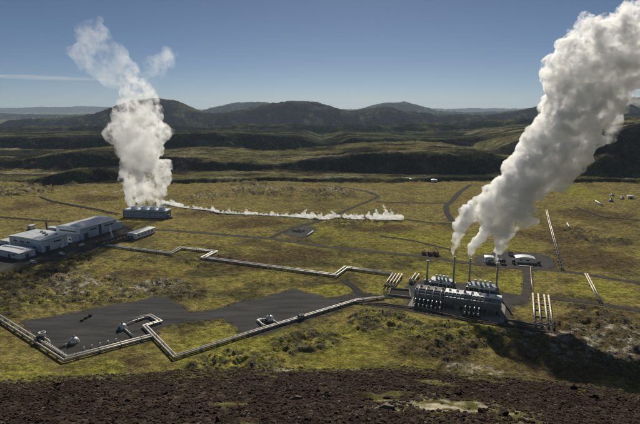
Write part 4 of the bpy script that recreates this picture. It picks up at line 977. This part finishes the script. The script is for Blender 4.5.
plume('steam_plume', 'tall white steam plume rising straight up from the four-fan cooling tower', pl_, 1.5, 9, steam_mat('tower_steam', .24, .085, .42, .64, (80, 230, .22), .006, .6, (40, 230, .10)), kids=12, third=3, amp=.3)
wp = spine_puffs([(130, 78, 13, 690), (112, 62, 15, 690), (97, 46, 17, 690), (92, 32, 14, 690), (98, 22, 8, 690)], 26, rg, rs=(.5, .95)) + spine_puffs([(138, 90, 13, 690), (149, 76, 16, 690), (160, 62, 15, 690), (170, 52, 9, 690)], 60, rg, rs=(.16, .42)) + spine_puffs([(112, 82, 12, 690), (98, 66, 15, 690), (80, 52, 12, 690)], 14, rg, rs=(.5, .95))
plume('steam_wisp', 'thin torn veil of steam drifting left above the tall white plume', wp, 1.8, 15, steam_mat('thin_steam', .036, .04, .45, .74, None, .002), kids=9, third=1)
wp = spine_puffs([(600, 100, 14, 425), (612, 112, 12, 425), (616, 126, 9, 425), (608, 140, 8, 425)], 22, rg) + spine_puffs([(612, 92, 12, 425), (632, 98, 10, 425), (650, 96, 12, 425)], 12, rg)
plume('steam_wisp', 'ragged thin steam trailing under the right side of the leaning plume', wp, 1.5, 19, steam_mat('ragged_steam', .10, .06, .46, .66, None, .006), kids=9, third=1)
# low steam along the hot stream, little vents at the left plant
sp_ = []
cum = [0]; SV = [Vector(p) for p in STREAM]
for k in range(len(SV) - 1): cum.append(cum[-1] + (SV[k+1] - SV[k]).length)
for k in range(230):
    s_ = cum[-1] * rg.random(); i = min(len(cum) - 2, int(np.searchsorted(cum, s_, 'right') - 1)); q = SV[i].lerp(SV[i+1], (s_ - cum[i]) / (cum[i+1] - cum[i]))
    f_ = s_ / cum[-1]; den = .35 + .65 * max(0, math.sin(f_ * 9 + 1.2)) ; den = max(den, sst(.6, .95, np.array(f_)) * 1.2)
    rr = (1.0 + 2.0 * den) * rg.uniform(.6, 1.2); sp_.append((q.x + rg.normal() * 1.5, q.y + rg.normal() * 1.6, rr * .5 + rg.exponential() * 1.0 * den, rr))
for px, py, hh in [(178, 207, 6), (212, 211, 9), (246, 214.5, 9), (272, 215, 6), (305, 217, 12), (311, 217.5, 9), (320, 218.5, 10), (333, 218.5, 13), (344, 218.5, 8), (356, 219, 9), (368, 219, 12), (376, 219, 16), (386, 219, 22), (391, 219, 15), (397, 219.5, 9), (287, 216, 7), (229, 213, 6)]:
    x, y = G(px, py)
    for k in range(8): sp_.append((x + rg.normal() * (.8 + .14 * k), y + rg.normal() * 1.2, hh * k / 8 * .95, 1.1 + .17 * hh * (1 - k / 9) * rg.uniform(.5, 1)))
V_, F_ = billow(sp_, .8, 23, kids=7, third=0); o = link_mesh('stream_steam', big_mesh('stream_steam', V_, F_, steam_mat('stream_steam', .45, .30, .40, .62, None, .03))); tag(o, kind='stuff')
wp = spine_puffs([(112.5, 238, 1.0, G(112, 239)[1]), (111.5, 233, 1.8, G(112, 239)[1]), (110, 228, 1.8, G(112, 239)[1]), (109.5, 225, 1.0, G(112, 239)[1])], 14, rg)
plume('steam_puff', 'small white steam puff among the drum tanks beside the largest hall', wp, .5, 31, steam_mat('puff_steam', .35, .3, .2, .6, None, .16), kids=8)
wp = spine_puffs([(48, 221, .7, G(47.5, 234)[1]), (49, 218, 1.2, G(47.5, 234)[1]), (51, 215, 1.4, G(47.5, 234)[1])], 9, rg)
plume('steam_puff', 'faint steam puff above the thin chimney', wp, .5, 33, steam_mat('faint_steam', .06, .3, .3, .6, None, .02), kids=6)

# ------------------------------------------------------------------ thin streak of cloud low on the left, far beyond the haze
mc = bpy.data.materials.new('streak_cloud'); mc.use_nodes = True; t = mc.node_tree; t.nodes.remove(t.nodes['Principled BSDF'])
pv = t.nodes.new('ShaderNodeVolumePrincipled'); pv.inputs['Density'].default_value = .00022; pv.inputs['Color'].default_value = (.97, .97, .97, 1); pv.inputs['Anisotropy'].default_value = .3
t.links.new(pv.outputs[0], t.nodes['Material Output'].inputs['Volume'])
v, f = ico(4); cx_, cy2, cz_ = at_depth(38, 77.5, 26000)
nn_ = 1 + .35 * vnoise(v[:, 0] * 5, v[:, 1] * 3 + 3, v[:, 2] * 3)
v = v * np.array([3900, 700, 110]) * nn_[:, None]; v[:, 2] -= v[:, 0] * .030
co_ = link_mesh('cloud', big_mesh('cloud', v, f, mc), None, (cx_, cy2, cz_)); tag(co_, 'thin faint streak of cloud low in the sky left of the tall plume', 'cloud')

# ------------------------------------------------------------------ air
hz = MB(); hz.box(-33000, 33000, -33000, 33000, float(Z.min()) - 30, 420)
mh = bpy.data.materials.new('haze'); mh.use_nodes = True; t = mh.node_tree; t.nodes.remove(t.nodes['Principled BSDF'])
pv = t.nodes.new('ShaderNodeVolumePrincipled'); pv.inputs['Density'].default_value = HAZE; pv.inputs['Color'].default_value = (.62, .78, 1.0, 1); pv.inputs['Anisotropy'].default_value = 0.2
t.links.new(pv.outputs[0], t.nodes['Material Output'].inputs['Volume'])
ho = hz.build('haze', mh); tag(ho, kind='stuff')
